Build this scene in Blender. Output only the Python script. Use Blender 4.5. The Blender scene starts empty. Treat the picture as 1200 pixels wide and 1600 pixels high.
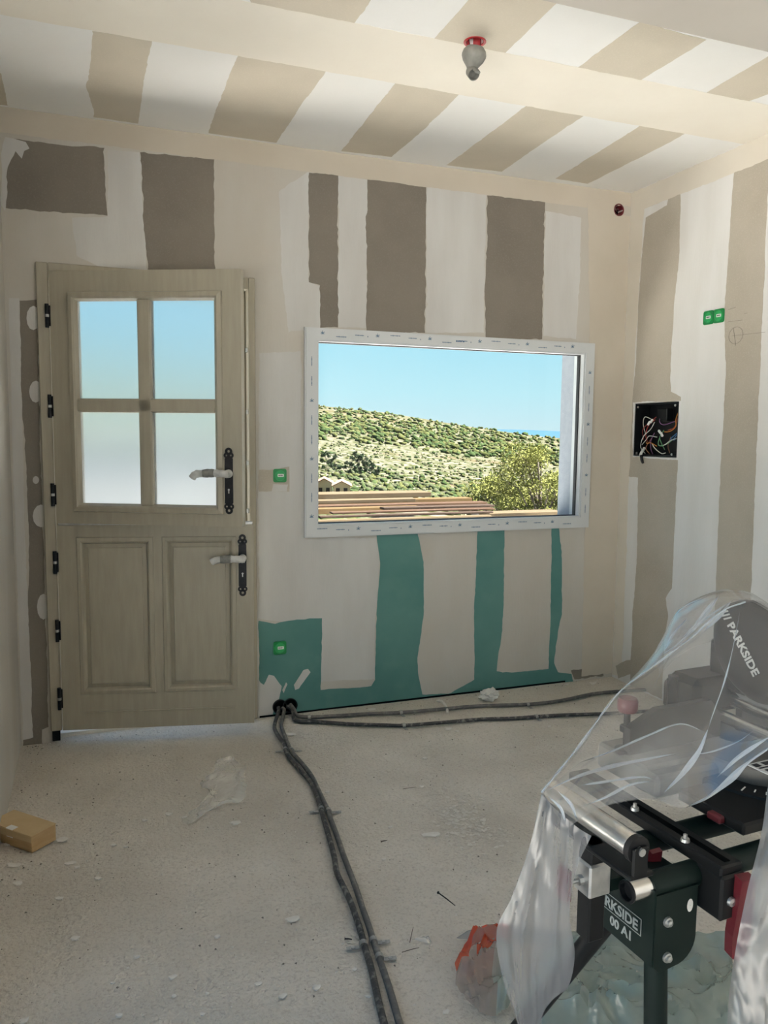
import bpy, bmesh, math, random
import numpy as np
from mathutils import Vector, Matrix, noise
random.seed(7)
SC = bpy.context.scene
COL = SC.collection
PI = math.pi

# ------------------------------------------------------------------ camera
YAW, PITCH, ROLL, FPX = 0.356, -0.1003, 0.0098, 1235.56
CAMZ = 1.4672
_F = Vector((math.sin(YAW)*math.cos(PITCH), math.cos(YAW)*math.cos(PITCH), math.sin(PITCH)))
_R = Vector((math.cos(YAW), -math.sin(YAW), 0)); _U = _R.cross(_F)
_R, _U = (math.cos(ROLL)*_R + math.sin(ROLL)*_U), (-math.sin(ROLL)*_R + math.cos(ROLL)*_U)
CAM = Vector((0, 0, CAMZ))
cd = bpy.data.cameras.new('camera')
cd.sensor_fit = 'VERTICAL'; cd.sensor_height = 36.0; cd.lens = FPX/1600*36.0
cd.clip_start = 0.02; cd.clip_end = 30000
cam = bpy.data.objects.new('camera', cd); COL.objects.link(cam)
M3 = Matrix((_R, _U, -_F)).transposed()
cam.matrix_world = Matrix.Translation(CAM) @ M3.to_4x4()
SC.camera = cam

# ------------------------------------------------------------------ exposure, sky, sun
SC.view_settings.view_transform = 'Standard'; SC.view_settings.look = 'None'
SC.view_settings.exposure = 0.12; SC.view_settings.gamma = 1.0
SC.view_settings.use_curve_mapping = False
SC.cycles.use_denoising = True
SC.cycles.max_bounces = 14; SC.cycles.diffuse_bounces = 9
SC.cycles.transparent_max_bounces = 24; SC.cycles.transmission_bounces = 10
SC.cycles.sample_clamp_indirect = 8.0
SC.cycles.caustics_reflective = False; SC.cycles.caustics_refractive = True

SKY = 0.95
wd = bpy.data.worlds.new('sky'); SC.world = wd; wd.use_nodes = True
nt = wd.node_tree; nt.nodes.clear()
o_ = nt.nodes.new('ShaderNodeOutputWorld'); bg = nt.nodes.new('ShaderNodeBackground')
tc = nt.nodes.new('ShaderNodeTexCoord'); sx = nt.nodes.new('ShaderNodeSeparateXYZ')
rp = nt.nodes.new('ShaderNodeValToRGB')
nt.links.new(tc.outputs['Generated'], sx.inputs[0]); nt.links.new(sx.outputs['Z'], rp.inputs[0])
nt.links.new(rp.outputs[0], bg.inputs[0]); nt.links.new(bg.outputs[0], o_.inputs[0])
bg.inputs[1].default_value = SKY
el = rp.color_ramp.elements
el[0].position = 0.0; el[0].color = (.66, .88, .95, 1)
el[1].position = 1.0; el[1].color = (.16, .40, .86, 1)
for p_, c_ in ((.05, (.54, .87, .97, 1)), (.13, (.40, .79, .96, 1)), (.4, (.25, .56, .93, 1))):
    e_ = el.new(p_); e_.color = c_
sd = bpy.data.lights.new('sun', 'SUN'); sd.energy = 57.0; sd.angle = 0.0093; sd.color = (1, .965, .92)
sun = bpy.data.objects.new('sun', sd); COL.objects.link(sun)
_el, _az = math.radians(56), Vector((.96, -.28, 0)).normalized()
sdir = Vector((_az.x*math.cos(_el), _az.y*math.cos(_el), math.sin(_el)))
sun.rotation_euler = sdir.to_track_quat('Z', 'Y').to_euler()

# ------------------------------------------------------------------ room size
YB, XR, XL, H = 3.923, 2.955, -0.335, 2.85
YREAR, HLOW = -2.4, 2.70
WALLT = 0.27


def portal(name, loc, rot, sx_, sy_):
    l = bpy.data.lights.new(name, 'AREA'); l.shape = 'RECTANGLE'; l.size = sx_; l.size_y = sy_
    l.cycles.is_portal = True
    o = bpy.data.objects.new(name, l); COL.objects.link(o); o.location = loc; o.rotation_euler = rot
    return o


portal('window_portal', (1.88, YB+WALLT+.01, 1.46), (-PI/2, 0, 0), 1.62, .98)
portal('side_portal', (XL-.27, -.175, 1.27), (0, -PI/2, 0), 2.65, 4.05)
portal('rear_portal', (2.2, YREAR-.27, 1.1), (PI/2, 0, 0), 1.0, 2.2)

# ------------------------------------------------------------------ pixel helpers (photo pixel -> point on a real surface)


def ray(x, y): return _R*((x-600)/FPX) + _U*((800-y)/FPX) + _F
def onY(x, y, Y=YB): d = ray(x, y); return CAM + d*(Y/d.y)
def onX(x, y, X=XR): d = ray(x, y); return CAM + d*(X/d.x)
def onZ(x, y, Z=0.0): d = ray(x, y); return CAM + d*((Z-CAMZ)/d.z)
def at(x, y, depth): return CAM + ray(x, y)*depth


# ------------------------------------------------------------------ materials
MATS = {}


def nmat(name, base, base2=None, scale=8, stretch=(1, 1, 1), rough=.8, metal=0, bump=0, bscale=None, lo=.35, hi=.65,
         spec=.5, base3=None, scale3=60, f3=.3, detail=6, dist=.01):
    m = bpy.data.materials.new(name); m.use_nodes = True
    t = m.node_tree; b = t.nodes['Principled BSDF']
    b.inputs['Roughness'].default_value = rough; b.inputs['Metallic'].default_value = metal
    b.inputs['Specular IOR Level'].default_value = spec
    b.inputs['Base Color'].default_value = (*base, 1)
    N, L = t.nodes.new, t.links.new
    if base2 or bump:
        tc = N('ShaderNodeTexCoord'); mp = N('ShaderNodeMapping'); mp.inputs['Scale'].default_value = stretch
        L(tc.outputs['Object'], mp.inputs[0])
    if base2:
        n = N('ShaderNodeTexNoise'); n.inputs['Scale'].default_value = scale; n.inputs['Detail'].default_value = detail
        L(mp.outputs[0], n.inputs['Vector'])
        r = N('ShaderNodeValToRGB'); r.color_ramp.elements[0].position = lo; r.color_ramp.elements[1].position = hi
        r.color_ramp.elements[0].color = (*base, 1); r.color_ramp.elements[1].color = (*base2, 1)
        L(n.outputs[0], r.inputs[0]); out = r.outputs[0]
        if base3:
            n3 = N('ShaderNodeTexNoise'); n3.inputs['Scale'].default_value = scale3; n3.inputs['Detail'].default_value = 8
            L(tc.outputs['Object'], n3.inputs['Vector'])
            r3 = N('ShaderNodeValToRGB'); r3.color_ramp.elements[0].position = .52; r3.color_ramp.elements[1].position = .68
            L(n3.outputs[0], r3.inputs[0])
            mu = N('ShaderNodeMath'); mu.operation = 'MULTIPLY'; mu.inputs[1].default_value = f3; L(r3.outputs[0], mu.inputs[0])
            mx = N('ShaderNodeMixRGB'); L(mu.outputs[0], mx.inputs[0]); L(out, mx.inputs[1]); mx.inputs[2].default_value = (*base3, 1)
            out = mx.outputs[0]
        L(out, b.inputs['Base Color'])
    if bump:
        n2 = N('ShaderNodeTexNoise'); n2.inputs['Scale'].default_value = bscale or scale*6; n2.inputs['Detail'].default_value = 8
        L(mp.outputs[0], n2.inputs['Vector'])
        bp = N('ShaderNodeBump'); bp.inputs['Strength'].default_value = bump; bp.inputs['Distance'].default_value = dist
        L(n2.outputs[0], bp.inputs['Height']); L(bp.outputs[0], b.inputs['Normal'])
    MATS[name] = m
    return m


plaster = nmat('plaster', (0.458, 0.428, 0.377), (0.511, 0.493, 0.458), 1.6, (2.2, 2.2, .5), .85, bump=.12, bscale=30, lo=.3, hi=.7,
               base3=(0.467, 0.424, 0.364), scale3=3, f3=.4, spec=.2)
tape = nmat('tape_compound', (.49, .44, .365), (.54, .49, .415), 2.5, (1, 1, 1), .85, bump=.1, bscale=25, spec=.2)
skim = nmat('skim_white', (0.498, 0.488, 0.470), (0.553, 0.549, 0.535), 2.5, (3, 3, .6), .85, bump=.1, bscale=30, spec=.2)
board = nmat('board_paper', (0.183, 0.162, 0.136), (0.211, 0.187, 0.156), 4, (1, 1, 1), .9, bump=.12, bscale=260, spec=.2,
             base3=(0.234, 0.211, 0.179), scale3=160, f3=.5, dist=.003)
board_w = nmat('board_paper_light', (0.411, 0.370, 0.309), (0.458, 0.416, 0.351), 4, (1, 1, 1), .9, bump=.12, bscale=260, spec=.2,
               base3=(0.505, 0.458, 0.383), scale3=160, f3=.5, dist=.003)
board_c = nmat('board_paper_glare', (.58, .525, .435), (.63, .57, .475), 4, (1, 1, 1), .9, bump=.1, bscale=260, spec=.2,
               base3=(.67, .61, .51), scale3=160, f3=.5, dist=.003)  # same board paper lightened, ceiling glare is put into the colour
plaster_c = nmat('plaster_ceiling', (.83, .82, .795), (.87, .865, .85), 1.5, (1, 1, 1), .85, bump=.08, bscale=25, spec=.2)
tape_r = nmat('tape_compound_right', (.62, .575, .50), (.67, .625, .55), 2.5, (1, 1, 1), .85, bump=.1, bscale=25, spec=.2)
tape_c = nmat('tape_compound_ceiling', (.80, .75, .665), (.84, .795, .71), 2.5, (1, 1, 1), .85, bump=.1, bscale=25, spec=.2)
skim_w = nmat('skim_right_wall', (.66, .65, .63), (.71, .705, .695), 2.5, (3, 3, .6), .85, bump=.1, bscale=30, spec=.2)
green = nmat('green_board', (.082, .212, .200), (.108, .243, .226), 3, (1, 1, 1), .85, bump=.06, bscale=200, spec=.25,
             base3=(.14, .28, .25), scale3=9, f3=.25, dist=.003)
screed = nmat('screed', (.52, .485, .425), (.66, .62, .56), 2.2, (1, 1, 1), .95, bump=1.0, bscale=75, lo=.3, hi=.7,
              base3=(.36, .33, .285), scale3=110, f3=.42, spec=.15, dist=.012)
stain = nmat('dried_plaster', (.58, .55, .50), (.66, .63, .58), 20, rough=.9, bump=.3, bscale=80, spec=.15)
doorpaint = nmat('door_paint', (.335, .305, .24), (.37, .34, .27), 7, (6, 6, .7), .45, bump=.10, bscale=40, spec=.4, dist=.004)
pvc = nmat('pvc_white', (.56, .58, .59), (.53, .55, .56), 6, rough=.35)
film_blue = nmat('film_print', (.05, .12, .22))
black = nmat('black_plastic', (.008, .008, .009), rough=.45, spec=.3)
iron = nmat('black_iron', (.012, .013, .015), (.02, .02, .022), 60, rough=.45, metal=.6, bump=.1)
dark = nmat('dark_void', (.006, .006, .006), rough=1, spec=0)
gasket = nmat('gasket', (.015, .015, .017), rough=.6)
chrome = nmat('chrome', (.75, .74, .72), (.65, .63, .6), 20, (1, 1, 1), .25, metal=1)
zinc = nmat('zinc', (.55, .55, .53), (.42, .42, .41), 40, rough=.4, metal=.9)
wrap = nmat('foam_wrap', (.62, .62, .60), (.42, .42, .41), 30, rough=.7, bump=.5, bscale=60)
wrapd = nmat('dark_tape', (.16, .16, .15), (.24, .24, .22), 50, rough=.6, bump=.4)
greenp = nmat('green_plastic', (.005, .22, .055), rough=.35)
greenl = nmat('green_plastic_light', (.02, .34, .10), rough=.35)
white = nmat('white_paper', (.75, .76, .74), rough=.6)
ink = nmat('dark_ink', (.03, .03, .03), rough=.7)
pencil = nmat('pencil', (.16, .15, .13), rough=.8)
redp = nmat('red_plastic', (.42, .025, .03), rough=.4)
redd = nmat('dark_red_plastic', (.115, .012, .018), rough=.4)
greyp = nmat('grey_plastic', (.17, .17, .155), (.24, .235, .215), 30, rough=.55, bump=.1)
conduit_b = nmat('conduit_black', (.022, .022, .024), (.05, .05, .05), 30, rough=.55, bump=.3, bscale=90,
                 base3=(.35, .34, .31), scale3=45, f3=.55)
conduit_g = nmat('conduit_grey', (.085, .083, .080), (.12, .117, .11), 25, rough=.6, bump=.2, bscale=90,
                 base3=(.36, .34, .31), scale3=40, f3=.35)
clipm = nmat('clip_galvanised', (.40, .40, .38), (.28, .28, .27), 90, rough=.5, metal=.5)
flake_m = nmat('plaster_flake', (.62, .60, .56), (.70, .68, .64), 30, rough=.9)
crumb_d = nmat('dark_crumb', (.20, .185, .16), rough=.9)
card = nmat('cardboard', (.50, .36, .19), (.56, .42, .24), 6, (1, 1, 8), .8, bump=.1, bscale=60)
card_side = nmat('cardboard_side', (.40, .26, .12), (.46, .32, .17), 8, (1, 1, 8), .8, bump=.1, bscale=60)
soffit_m = nmat('soffit_shaded', (.44, .41, .365), (.48, .45, .405), 2, rough=.85, spec=.2)  # plaster darkened, the underside's shade is put into the colour
dkgreen = nmat('dark_green_steel', (.0022, .0085, .0066), (.003, .011, .0085), 20, rough=.55, spec=.25)
blacksteel = nmat('black_steel', (.006, .0065, .007), rough=.5, spec=.25)
dkalu = nmat('dark_cast_metal', (.040, .038, .036), (.060, .057, .052), 15, rough=.55, metal=.2)
alu = nmat('cast_aluminium', (.15, .145, .135), (.21, .20, .18), 15, rough=.5, metal=.4)
greylet = nmat('grey_lettering', (.55, .55, .52), rough=.6)
letter = nmat('label_lettering', (.27, .29, .28), rough=.6)
woodk = [nmat('plank_%s' % n, a, b, 3, (.8, 14, 14), .85, bump=.25, bscale=18, spec=.1) for n, a, b in (
    ('pale', (.060, .043, .024), (.072, .053, .031)), ('rust', (.036, .019, .011), (.046, .026, .015)),
    ('yellow', (.060, .036, .014), (.072, .046, .020)), ('brown', (.025, .015, .010), (.034, .022, .015)))]
stucco = nmat('stucco', (.74, .72, .68), (.68, .67, .64), 40, rough=.95, bump=.4, bscale=150, dist=.005)
render_grey = nmat('render_skyshade', (.27, .295, .33), (.31, .33, .365), 30, rough=.95, bump=.4, bscale=150, dist=.005)  # grey render with the reveal's bluish sky shade put into its colour
screen_wall_m = nmat('screen_wall_render', (.105, .110, .110), (.120, .126, .126), 12, rough=.95, bump=.3, bscale=80, dist=.005)
block_m = nmat('block_concrete', (.055, .052, .047), (.070, .066, .06), 8, rough=.95, bump=.4, bscale=60)
terrace_m = nmat('pale_gravel', (.71, .69, .645), (.79, .77, .725), 5, rough=.95, bump=.4)
ochre = nmat('ochre_render', (.44, .31, .165), (.48, .34, .185), 1, rough=.9)
tile = nmat('roof_tile', (0.164, 0.089, 0.056), (0.193, 0.112, 0.067), 3, rough=.9)
scrub_m = [nmat('scrub_%s' % n, a, b, .25, rough=1, spec=0) for n, a, b in (
    ('olive', (0.036, 0.041, 0.015), (0.051, 0.053, 0.021)), ('green', (0.020, 0.033, 0.013), (0.034, 0.045, 0.018)),
    ('grey', (0.037, 0.043, 0.023), (0.051, 0.055, 0.031)))]
leaf_m = nmat('pine_foliage', (.080, .086, .018), (.155, .155, .045), 3.5, rough=.9, spec=.1)
dkleaf = nmat('cypress_foliage', (0.0136, 0.0279, 0.0124), (0.0248, 0.0409, 0.0174), .8, rough=.95, spec=.1)
bark = nmat('bark', (0.0868, 0.0682, 0.0527), (0.1240, 0.1023, 0.0806), 8, rough=.95, bump=.4)
farhill = nmat('far_hills_hazed', (.21, .30, .37), (.23, .32, .39), .001, rough=1, spec=0)  # aerial haze is put into the pale blue base colour
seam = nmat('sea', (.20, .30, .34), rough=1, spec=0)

# terrain: scrubland with pale limestone and ochre soil
terr = bpy.data.materials.new('limestone_scrubland'); terr.use_nodes = True
t = terr.node_tree; b = t.nodes['Principled BSDF']; b.inputs['Roughness'].default_value = 1; b.inputs['Specular IOR Level'].default_value = 0
tc = t.nodes.new('ShaderNodeTexCoord')
def tnoise(scale, det=6):
    n = t.nodes.new('ShaderNodeTexNoise'); n.inputs['Scale'].default_value = scale; n.inputs['Detail'].default_value = det
    t.links.new(tc.outputs['Object'], n.inputs['Vector']); return n
def tramp(src, stops):
    r = t.nodes.new('ShaderNodeValToRGB'); e = r.color_ramp.elements
    e[0].position, e[0].color = stops[0][0], (*stops[0][1], 1); e[1].position, e[1].color = stops[-1][0], (*stops[-1][1], 1)
    for p_, c_ in stops[1:-1]:
        q = e.new(p_); q.color = (*c_, 1)
    t.links.new(src.outputs[0], r.inputs[0]); return r
ra = tramp(tnoise(.30, 10), [(.38, (.022, .027, .010)), (.47, (.034, .037, .016)), (.52, (.068, .062, .045)), (.62, (.098, .090, .070))])
rb = tramp(tnoise(.02, 3), [(.56, (0, 0, 0)), (.66, (1, 1, 1))])
mx = t.nodes.new('ShaderNodeMixRGB'); t.links.new(rb.outputs[0], mx.inputs[0]); t.links.new(ra.outputs[0], mx.inputs[1])
rc = tramp(tnoise(.3, 8), [(.42, (.028, .032, .013)), (.6, (.082, .056, .037))]); t.links.new(rc.outputs[0], mx.inputs[2])
t.links.new(mx.outputs[0], b.inputs['Base Color'])


def twosided_fresnel(t, ior):
    """Fresnel that answers alike from both sides of a thin sheet"""
    g = t.nodes.new('ShaderNodeNewGeometry'); r = t.nodes.new('ShaderNodeMapRange'); f = t.nodes.new('ShaderNodeFresnel')
    r.inputs[3].default_value = ior; r.inputs[4].default_value = 1/ior
    t.links.new(g.outputs['Backfacing'], r.inputs[0]); t.links.new(r.outputs[0], f.inputs[0]); return f


def glassmat(name, rough, tint=(1, 1, 1)):
    """thin clear pane: transparent with a Fresnel reflection"""
    m = bpy.data.materials.new(name); m.use_nodes = True
    t = m.node_tree; t.nodes.clear(); N, L = t.nodes.new, t.links.new
    out = N('ShaderNodeOutputMaterial'); mix = N('ShaderNodeMixShader'); tr = N('ShaderNodeBsdfTransparent')
    gl = N('ShaderNodeBsdfGlossy'); fr = twosided_fresnel(t, 1.35)
    tr.inputs[0].default_value = (*tint, 1); gl.inputs['Roughness'].default_value = rough
    L(fr.outputs[0], mix.inputs[0]); L(tr.outputs[0], mix.inputs[1]); L(gl.outputs[0], mix.inputs[2]); L(mix.outputs[0], out.inputs[0])
    return m


glass = glassmat('window_glass', .02, (.97, .985, .98))
frost = bpy.data.materials.new('frosted_glass'); frost.use_nodes = True
b = frost.node_tree.nodes['Principled BSDF']
b.inputs['Transmission Weight'].default_value = 1; b.inputs['Roughness'].default_value = .42; b.inputs['IOR'].default_value = 1.3
b.inputs['Base Color'].default_value = (.86, .90, .93, 1)


def filmmat(name, tint, haze, hazecol, bump=.35, bscale=14, gloss=.12, tl=.6, ior=1.38, vary=.25, stretch=(1, 1, 1)):
    """thin plastic film: transparent + milky haze + sharp reflections on its creases"""
    m = bpy.data.materials.new(name); m.use_nodes = True
    t = m.node_tree; t.nodes.clear(); N, L = t.nodes.new, t.links.new
    out = N('ShaderNodeOutputMaterial')
    tr = N('ShaderNodeBsdfTransparent'); tr.inputs[0].default_value = (*tint, 1)
    df = N('ShaderNodeBsdfDiffuse'); df.inputs[0].default_value = (*hazecol, 1)
    tn = N('ShaderNodeBsdfTranslucent'); tn.inputs[0].default_value = (*hazecol, 1)
    hz = N('ShaderNodeMixShader'); hz.inputs[0].default_value = tl; L(df.outputs[0], hz.inputs[1]); L(tn.outputs[0], hz.inputs[2])
    tc = N('ShaderNodeTexCoord'); n1 = N('ShaderNodeTexNoise'); n1.inputs['Scale'].default_value = 5; n1.inputs['Detail'].default_value = 5
    L(tc.outputs['Object'], n1.inputs['Vector'])
    mr = N('ShaderNodeMapRange'); mr.inputs[1].default_value = .35; mr.inputs[2].default_value = .7
    mr.inputs[3].default_value = haze*(1-vary); mr.inputs[4].default_value = haze*(1+vary)
    L(n1.outputs[0], mr.inputs[0])
    m1 = N('ShaderNodeMixShader'); L(mr.outputs[0], m1.inputs[0]); L(tr.outputs[0], m1.inputs[1]); L(hz.outputs[0], m1.inputs[2])
    gl = N('ShaderNodeBsdfGlossy'); gl.inputs['Roughness'].default_value = gloss
    n2 = N('ShaderNodeTexNoise'); n2.inputs['Scale'].default_value = bscale; n2.inputs['Detail'].default_value = 3
    n2.inputs['Distortion'].default_value = 1.2
    mp = N('ShaderNodeMapping'); mp.inputs['Scale'].default_value = stretch; L(tc.outputs['Object'], mp.inputs[0]); L(mp.outputs[0], n2.inputs['Vector'])
    bp = N('ShaderNodeBump'); bp.inputs['Strength'].default_value = bump; bp.inputs['Distance'].default_value = .02
    L(n2.outputs[0], bp.inputs['Height']); L(bp.outputs[0], gl.inputs['Normal'])
    fr = twosided_fresnel(t, ior); L(bp.outputs[0], fr.inputs['Normal'])
    m2 = N('ShaderNodeMixShader'); L(fr.outputs[0], m2.inputs[0]); L(m1.outputs[0], m2.inputs[1]); L(gl.outputs[0], m2.inputs[2])
    L(m2.outputs[0], out.inputs[0])
    return m


film = filmmat('clear_film', (.97, .975, .98), .15, (.60, .64, .70), bump=.16, bscale=6, gloss=.17, ior=2.0)
fold_glint = filmmat('fold_glint', (.95, .96, .97), .55, (.82, .90, .98), bump=.12, bscale=20, gloss=.12, ior=2.3, tl=.35)  # bluish-white glint of the sky is put into the haze colour
film_white = filmmat('milky_film', (.94, .95, .96), .48, (.42, .42, .43), bump=.35, bscale=9, vary=.06, gloss=.22, ior=1.5, stretch=(2.2, 2.2, .35))
film_green = filmmat('green_grey_film', (.86, .92, .89), .55, (.50, .58, .545), bump=.25, bscale=10, ior=1.6)
film_scrap = filmmat('scrap_film', (.99, .99, .985), .34, (.95, .93, .89), bump=.3, bscale=20, tl=.02, ior=1.5, vary=.4)
film_orange = filmmat('orange_film', (.95, .5, .4), .7, (.72, .11, .05), bump=.3, bscale=12)
film_pink = filmmat('pinkish_film', (.93, .89, .87), .5, (.50, .44, .41), bump=.3, bscale=12)

# ------------------------------------------------------------------ mesh helpers


class MB:
    def __init__(s): s.v, s.f, s.m = [], [], []

    def add(s, v, f, mi=0):
        k = len(s.v); s.v += [tuple(p) for p in v]; s.f += [tuple(i+k for i in q) for q in f]; s.m += [mi]*len(f)
        return s

    def box(s, x0, x1, y0, y1, z0, z1, mi=0, M=None):
        v = [Vector((x, y, z)) for z in (z0, z1) for y in (y0, y1) for x in (x0, x1)]
        if M: v = [M @ p for p in v]
        return s.add(v, [(0, 2, 3, 1), (4, 5, 7, 6), (0, 1, 5, 4), (2, 6, 7, 3), (0, 4, 6, 2), (1, 3, 7, 5)], mi)

    def bbox(s, x0, x1, y0, y1, z0, z1, c=.004, mi=0, M=None):
        """box with chamfered edges"""
        bm = bmesh.new(); bmesh.ops.create_cube(bm, size=1)
        for q in bm.verts: q.co = Vector(((x0+x1)/2+q.co.x*(x1-x0), (y0+y1)/2+q.co.y*(y1-y0), (z0+z1)/2+q.co.z*(z1-z0)))
        bmesh.ops.bevel(bm, geom=bm.edges[:], offset=c, segments=1, affect='EDGES')
        bm.verts.index_update()
        s.add([(M @ q.co) if M else q.co.copy() for q in bm.verts], [[q.index for q in f.verts] for f in bm.faces], mi); bm.free()
        return s

    def tube(s, pts, r, n=10, cap=True, mi=0):
        pts = [Vector(p) for p in pts]; rs = r if isinstance(r, (list, tuple)) else [r]*len(pts)
        up = None; rings = []
        for i, p in enumerate(pts):
            d = (pts[min(i+1, len(pts)-1)]-pts[max(i-1, 0)]).normalized()
            if up is None: up = d.orthogonal().normalized()
            up = (up-d*up.dot(d)).normalized(); w = d.cross(up)
            rings.append([p+(up*math.cos(2*PI*k/n)+w*math.sin(2*PI*k/n))*rs[i] for k in range(n)])
        v = [q for g in rings for q in g]
        f = [(i*n+k, i*n+(k+1) % n, (i+1)*n+(k+1) % n, (i+1)*n+k) for i in range(len(pts)-1) for k in range(n)]
        if cap: f += [tuple(range(n-1, -1, -1)), tuple((len(pts)-1)*n+k for k in range(n))]
        return s.add(v, f, mi)

    def lathe(s, prof, M=None, n=24, mi=0):
        """profile (r, z) about local z"""
        v = []; f = []
        for r, z in prof:
            for k in range(n): v.append(Vector((r*math.cos(2*PI*k/n), r*math.sin(2*PI*k/n), z)))
        for i in range(len(prof)-1):
            for k in range(n): f.append((i*n+k, i*n+(k+1) % n, (i+1)*n+(k+1) % n, (i+1)*n+k))
        if M: v = [M @ p for p in v]
        return s.add(v, f, mi)

    def prism(s, poly, z0, z1, M=None, mi=0):
        """polygon in local xy extruded along local z"""
        n = len(poly); v = [Vector((x, y, z0)) for x, y in poly]+[Vector((x, y, z1)) for x, y in poly]
        if M: v = [M @ p for p in v]
        f = [tuple(range(n-1, -1, -1)), tuple(range(n, 2*n))]+[(i, (i+1) % n, n+(i+1) % n, n+i) for i in range(n)]
        return s.add(v, f, mi)

    def build(s, name, mat, parent=None, smooth=False, loc=None):
        me = bpy.data.meshes.new(name); me.from_pydata(s.v, [], s.f)
        for m in (mat if isinstance(mat, (list, tuple)) else [mat]): me.materials.append(m)
        if any(s.m): me.polygons.foreach_set('material_index', s.m)
        me.update()
        bm = bmesh.new(); bm.from_mesh(me); bmesh.ops.recalc_face_normals(bm, faces=bm.faces); bm.to_mesh(me); bm.free()
        if smooth:
            me.polygons.foreach_set('use_smooth', [True]*len(me.polygons))
            me.set_sharp_from_angle(angle=math.radians(40))
        o = bpy.data.objects.new(name, me); COL.objects.link(o)
        if parent: o.parent = parent
        if loc is not None: o.location = loc
        return o


def tag(o, label=None, cat=None, group=None, kind=None):
    if label: o['label'] = label
    if cat: o['category'] = cat
    if group: o['group'] = group
    if kind: o['kind'] = kind
    return o


def empty(name, loc=(0, 0, 0), rz=0, label=None, cat=None, group=None, kind=None):
    o = bpy.data.objects.new(name, None); COL.objects.link(o); o.location = loc; o.rotation_euler.z = rz
    o.empty_display_size = .05
    return tag(o, label, cat, group, kind)


def text(body, size, mat, parent, M, name='lettering', ext=.0004, bold=0.0, align='LEFT', shear=0, sx=1):
    c = bpy.data.curves.new(name, 'FONT'); c.body = body; c.size = size; c.extrude = ext; c.align_x = align; c.offset = bold
    c.shear = shear; c.materials.append(mat); c.resolution_u = 3
    tmp = bpy.data.objects.new(name, c); COL.objects.link(tmp)
    me = bpy.data.meshes.new_from_object(tmp.evaluated_get(bpy.context.evaluated_depsgraph_get())); bpy.data.objects.remove(tmp)
    o = bpy.data.objects.new(name, me); COL.objects.link(o); o.parent = parent
    o.matrix_local = M @ Matrix.Diagonal((sx, 1, 1, 1))
    return o


def spline(pts, k=6):
    """Catmull-Rom through points"""
    P = [Vector(p) for p in pts]; P = [2*P[0]-P[1]]+P+[2*P[-1]-P[-2]]; out = []
    for i in range(1, len(P)-2):
        a, b_, c, d = P[i-1:i+3]
        for j in range(k):
            t_ = j/k
            out.append(.5*((2*b_)+(c-a)*t_+(2*a-5*b_+4*c-d)*t_*t_+(3*b_-a-3*c+d)*t_**3))
    out.append(P[-2]); return out


def frame(origin, xa, ya):
    """matrix with local x along xa, y along ya"""
    x = Vector(xa).normalized(); z = x.cross(Vector(ya)).normalized(); y = z.cross(x)
    m = Matrix((x, y, z)).transposed().to_4x4(); m.translation = Vector(origin); return m


def grid_wall(us, vs, voids, to3, thick_dir):
    """wall slab with rectangular openings: us, vs cut lines, voids = [(u0,u1,v0,v1)]"""
    us = sorted(set(us+[q for w in voids for q in w[:2]])); vs = sorted(set(vs+[q for w in voids for q in w[2:]]))
    nu, nv = len(us)-1, len(vs)-1
    sol = [[not any(w[0]-1e-6 <= us[i] and us[i+1] <= w[1]+1e-6 and w[2]-1e-6 <= vs[j] and vs[j+1] <= w[3]+1e-6 for w in voids)
            for j in range(nv)] for i in range(nu)]
    mb = MB(); td = Vector(thick_dir)
    F = lambda i, j, k: Vector(to3(us[i], vs[j]))+td*k
    S = lambda i, j: 0 <= i < nu and 0 <= j < nv and sol[i][j]
    for i in range(nu):
        for j in range(nv):
            if not sol[i][j]: continue
            for k in (0, 1): mb.add([F(i, j, k), F(i+1, j, k), F(i+1, j+1, k), F(i, j+1, k)], [(0, 1, 2, 3)])
            for (a, b_), nb in ((((i, j), (i+1, j)), (i, j-1)), (((i, j+1), (i+1, j+1)), (i, j+1)),
                                (((i, j), (i, j+1)), (i-1, j)), (((i+1, j), (i+1, j+1)), (i+1, j))):
                if not S(*nb): mb.add([F(*a, 0), F(*b_, 0), F(*b_, 1), F(*a, 1)], [(0, 1, 2, 3)])
    return mb


def ragged(pts, nrm, step=.02, amp=.006, seed=0.0):
    """closed outline with trowel-ragged edges"""
    out = []; n = len(pts)
    for i in range(n):
        a, b_ = pts[i], pts[(i+1) % n]; d = b_-a; L = d.length
        if L < 1e-5: continue
        side = d.normalized().cross(nrm); k = max(1, int(L/step))
        for j in range(k):
            p = a+d*(j/k)
            q = p*7+Vector((seed, seed*1.7, 0))
            w = noise.noise(q)*1.0+noise.noise(q*4.1)*.7+noise.noise(q*13)*.55+max(0, noise.noise(q*5+Vector((3, 1, 7)))-.3)*2.2
            out.append(p+side*(w*amp*(1 if j else .4)))
    return out


def patch(name, wall, px, proj_, nrm, mat, lift=.0006, amp=.005, step=.018, seed=None):
    """thin coat or sheet on a wall, traced on that wall"""
    nrm = Vector(nrm); pts = [proj_(*q) for q in px]
    pts = ragged(pts, nrm, step, amp, seed if seed is not None else px[0][0]*.37+px[0][1]*.11)
    n = len(pts); mb = MB()
    f = [tuple(range(n)), tuple(range(2*n-1, n-1, -1))]+[(i, (i+1) % n, n+(i+1) % n, n+i) for i in range(n)]
    mb.add([p+nrm*lift for p in pts]+[p-nrm*.0002 for p in pts], f)
    return mb.build(name, mat, wall)


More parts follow.
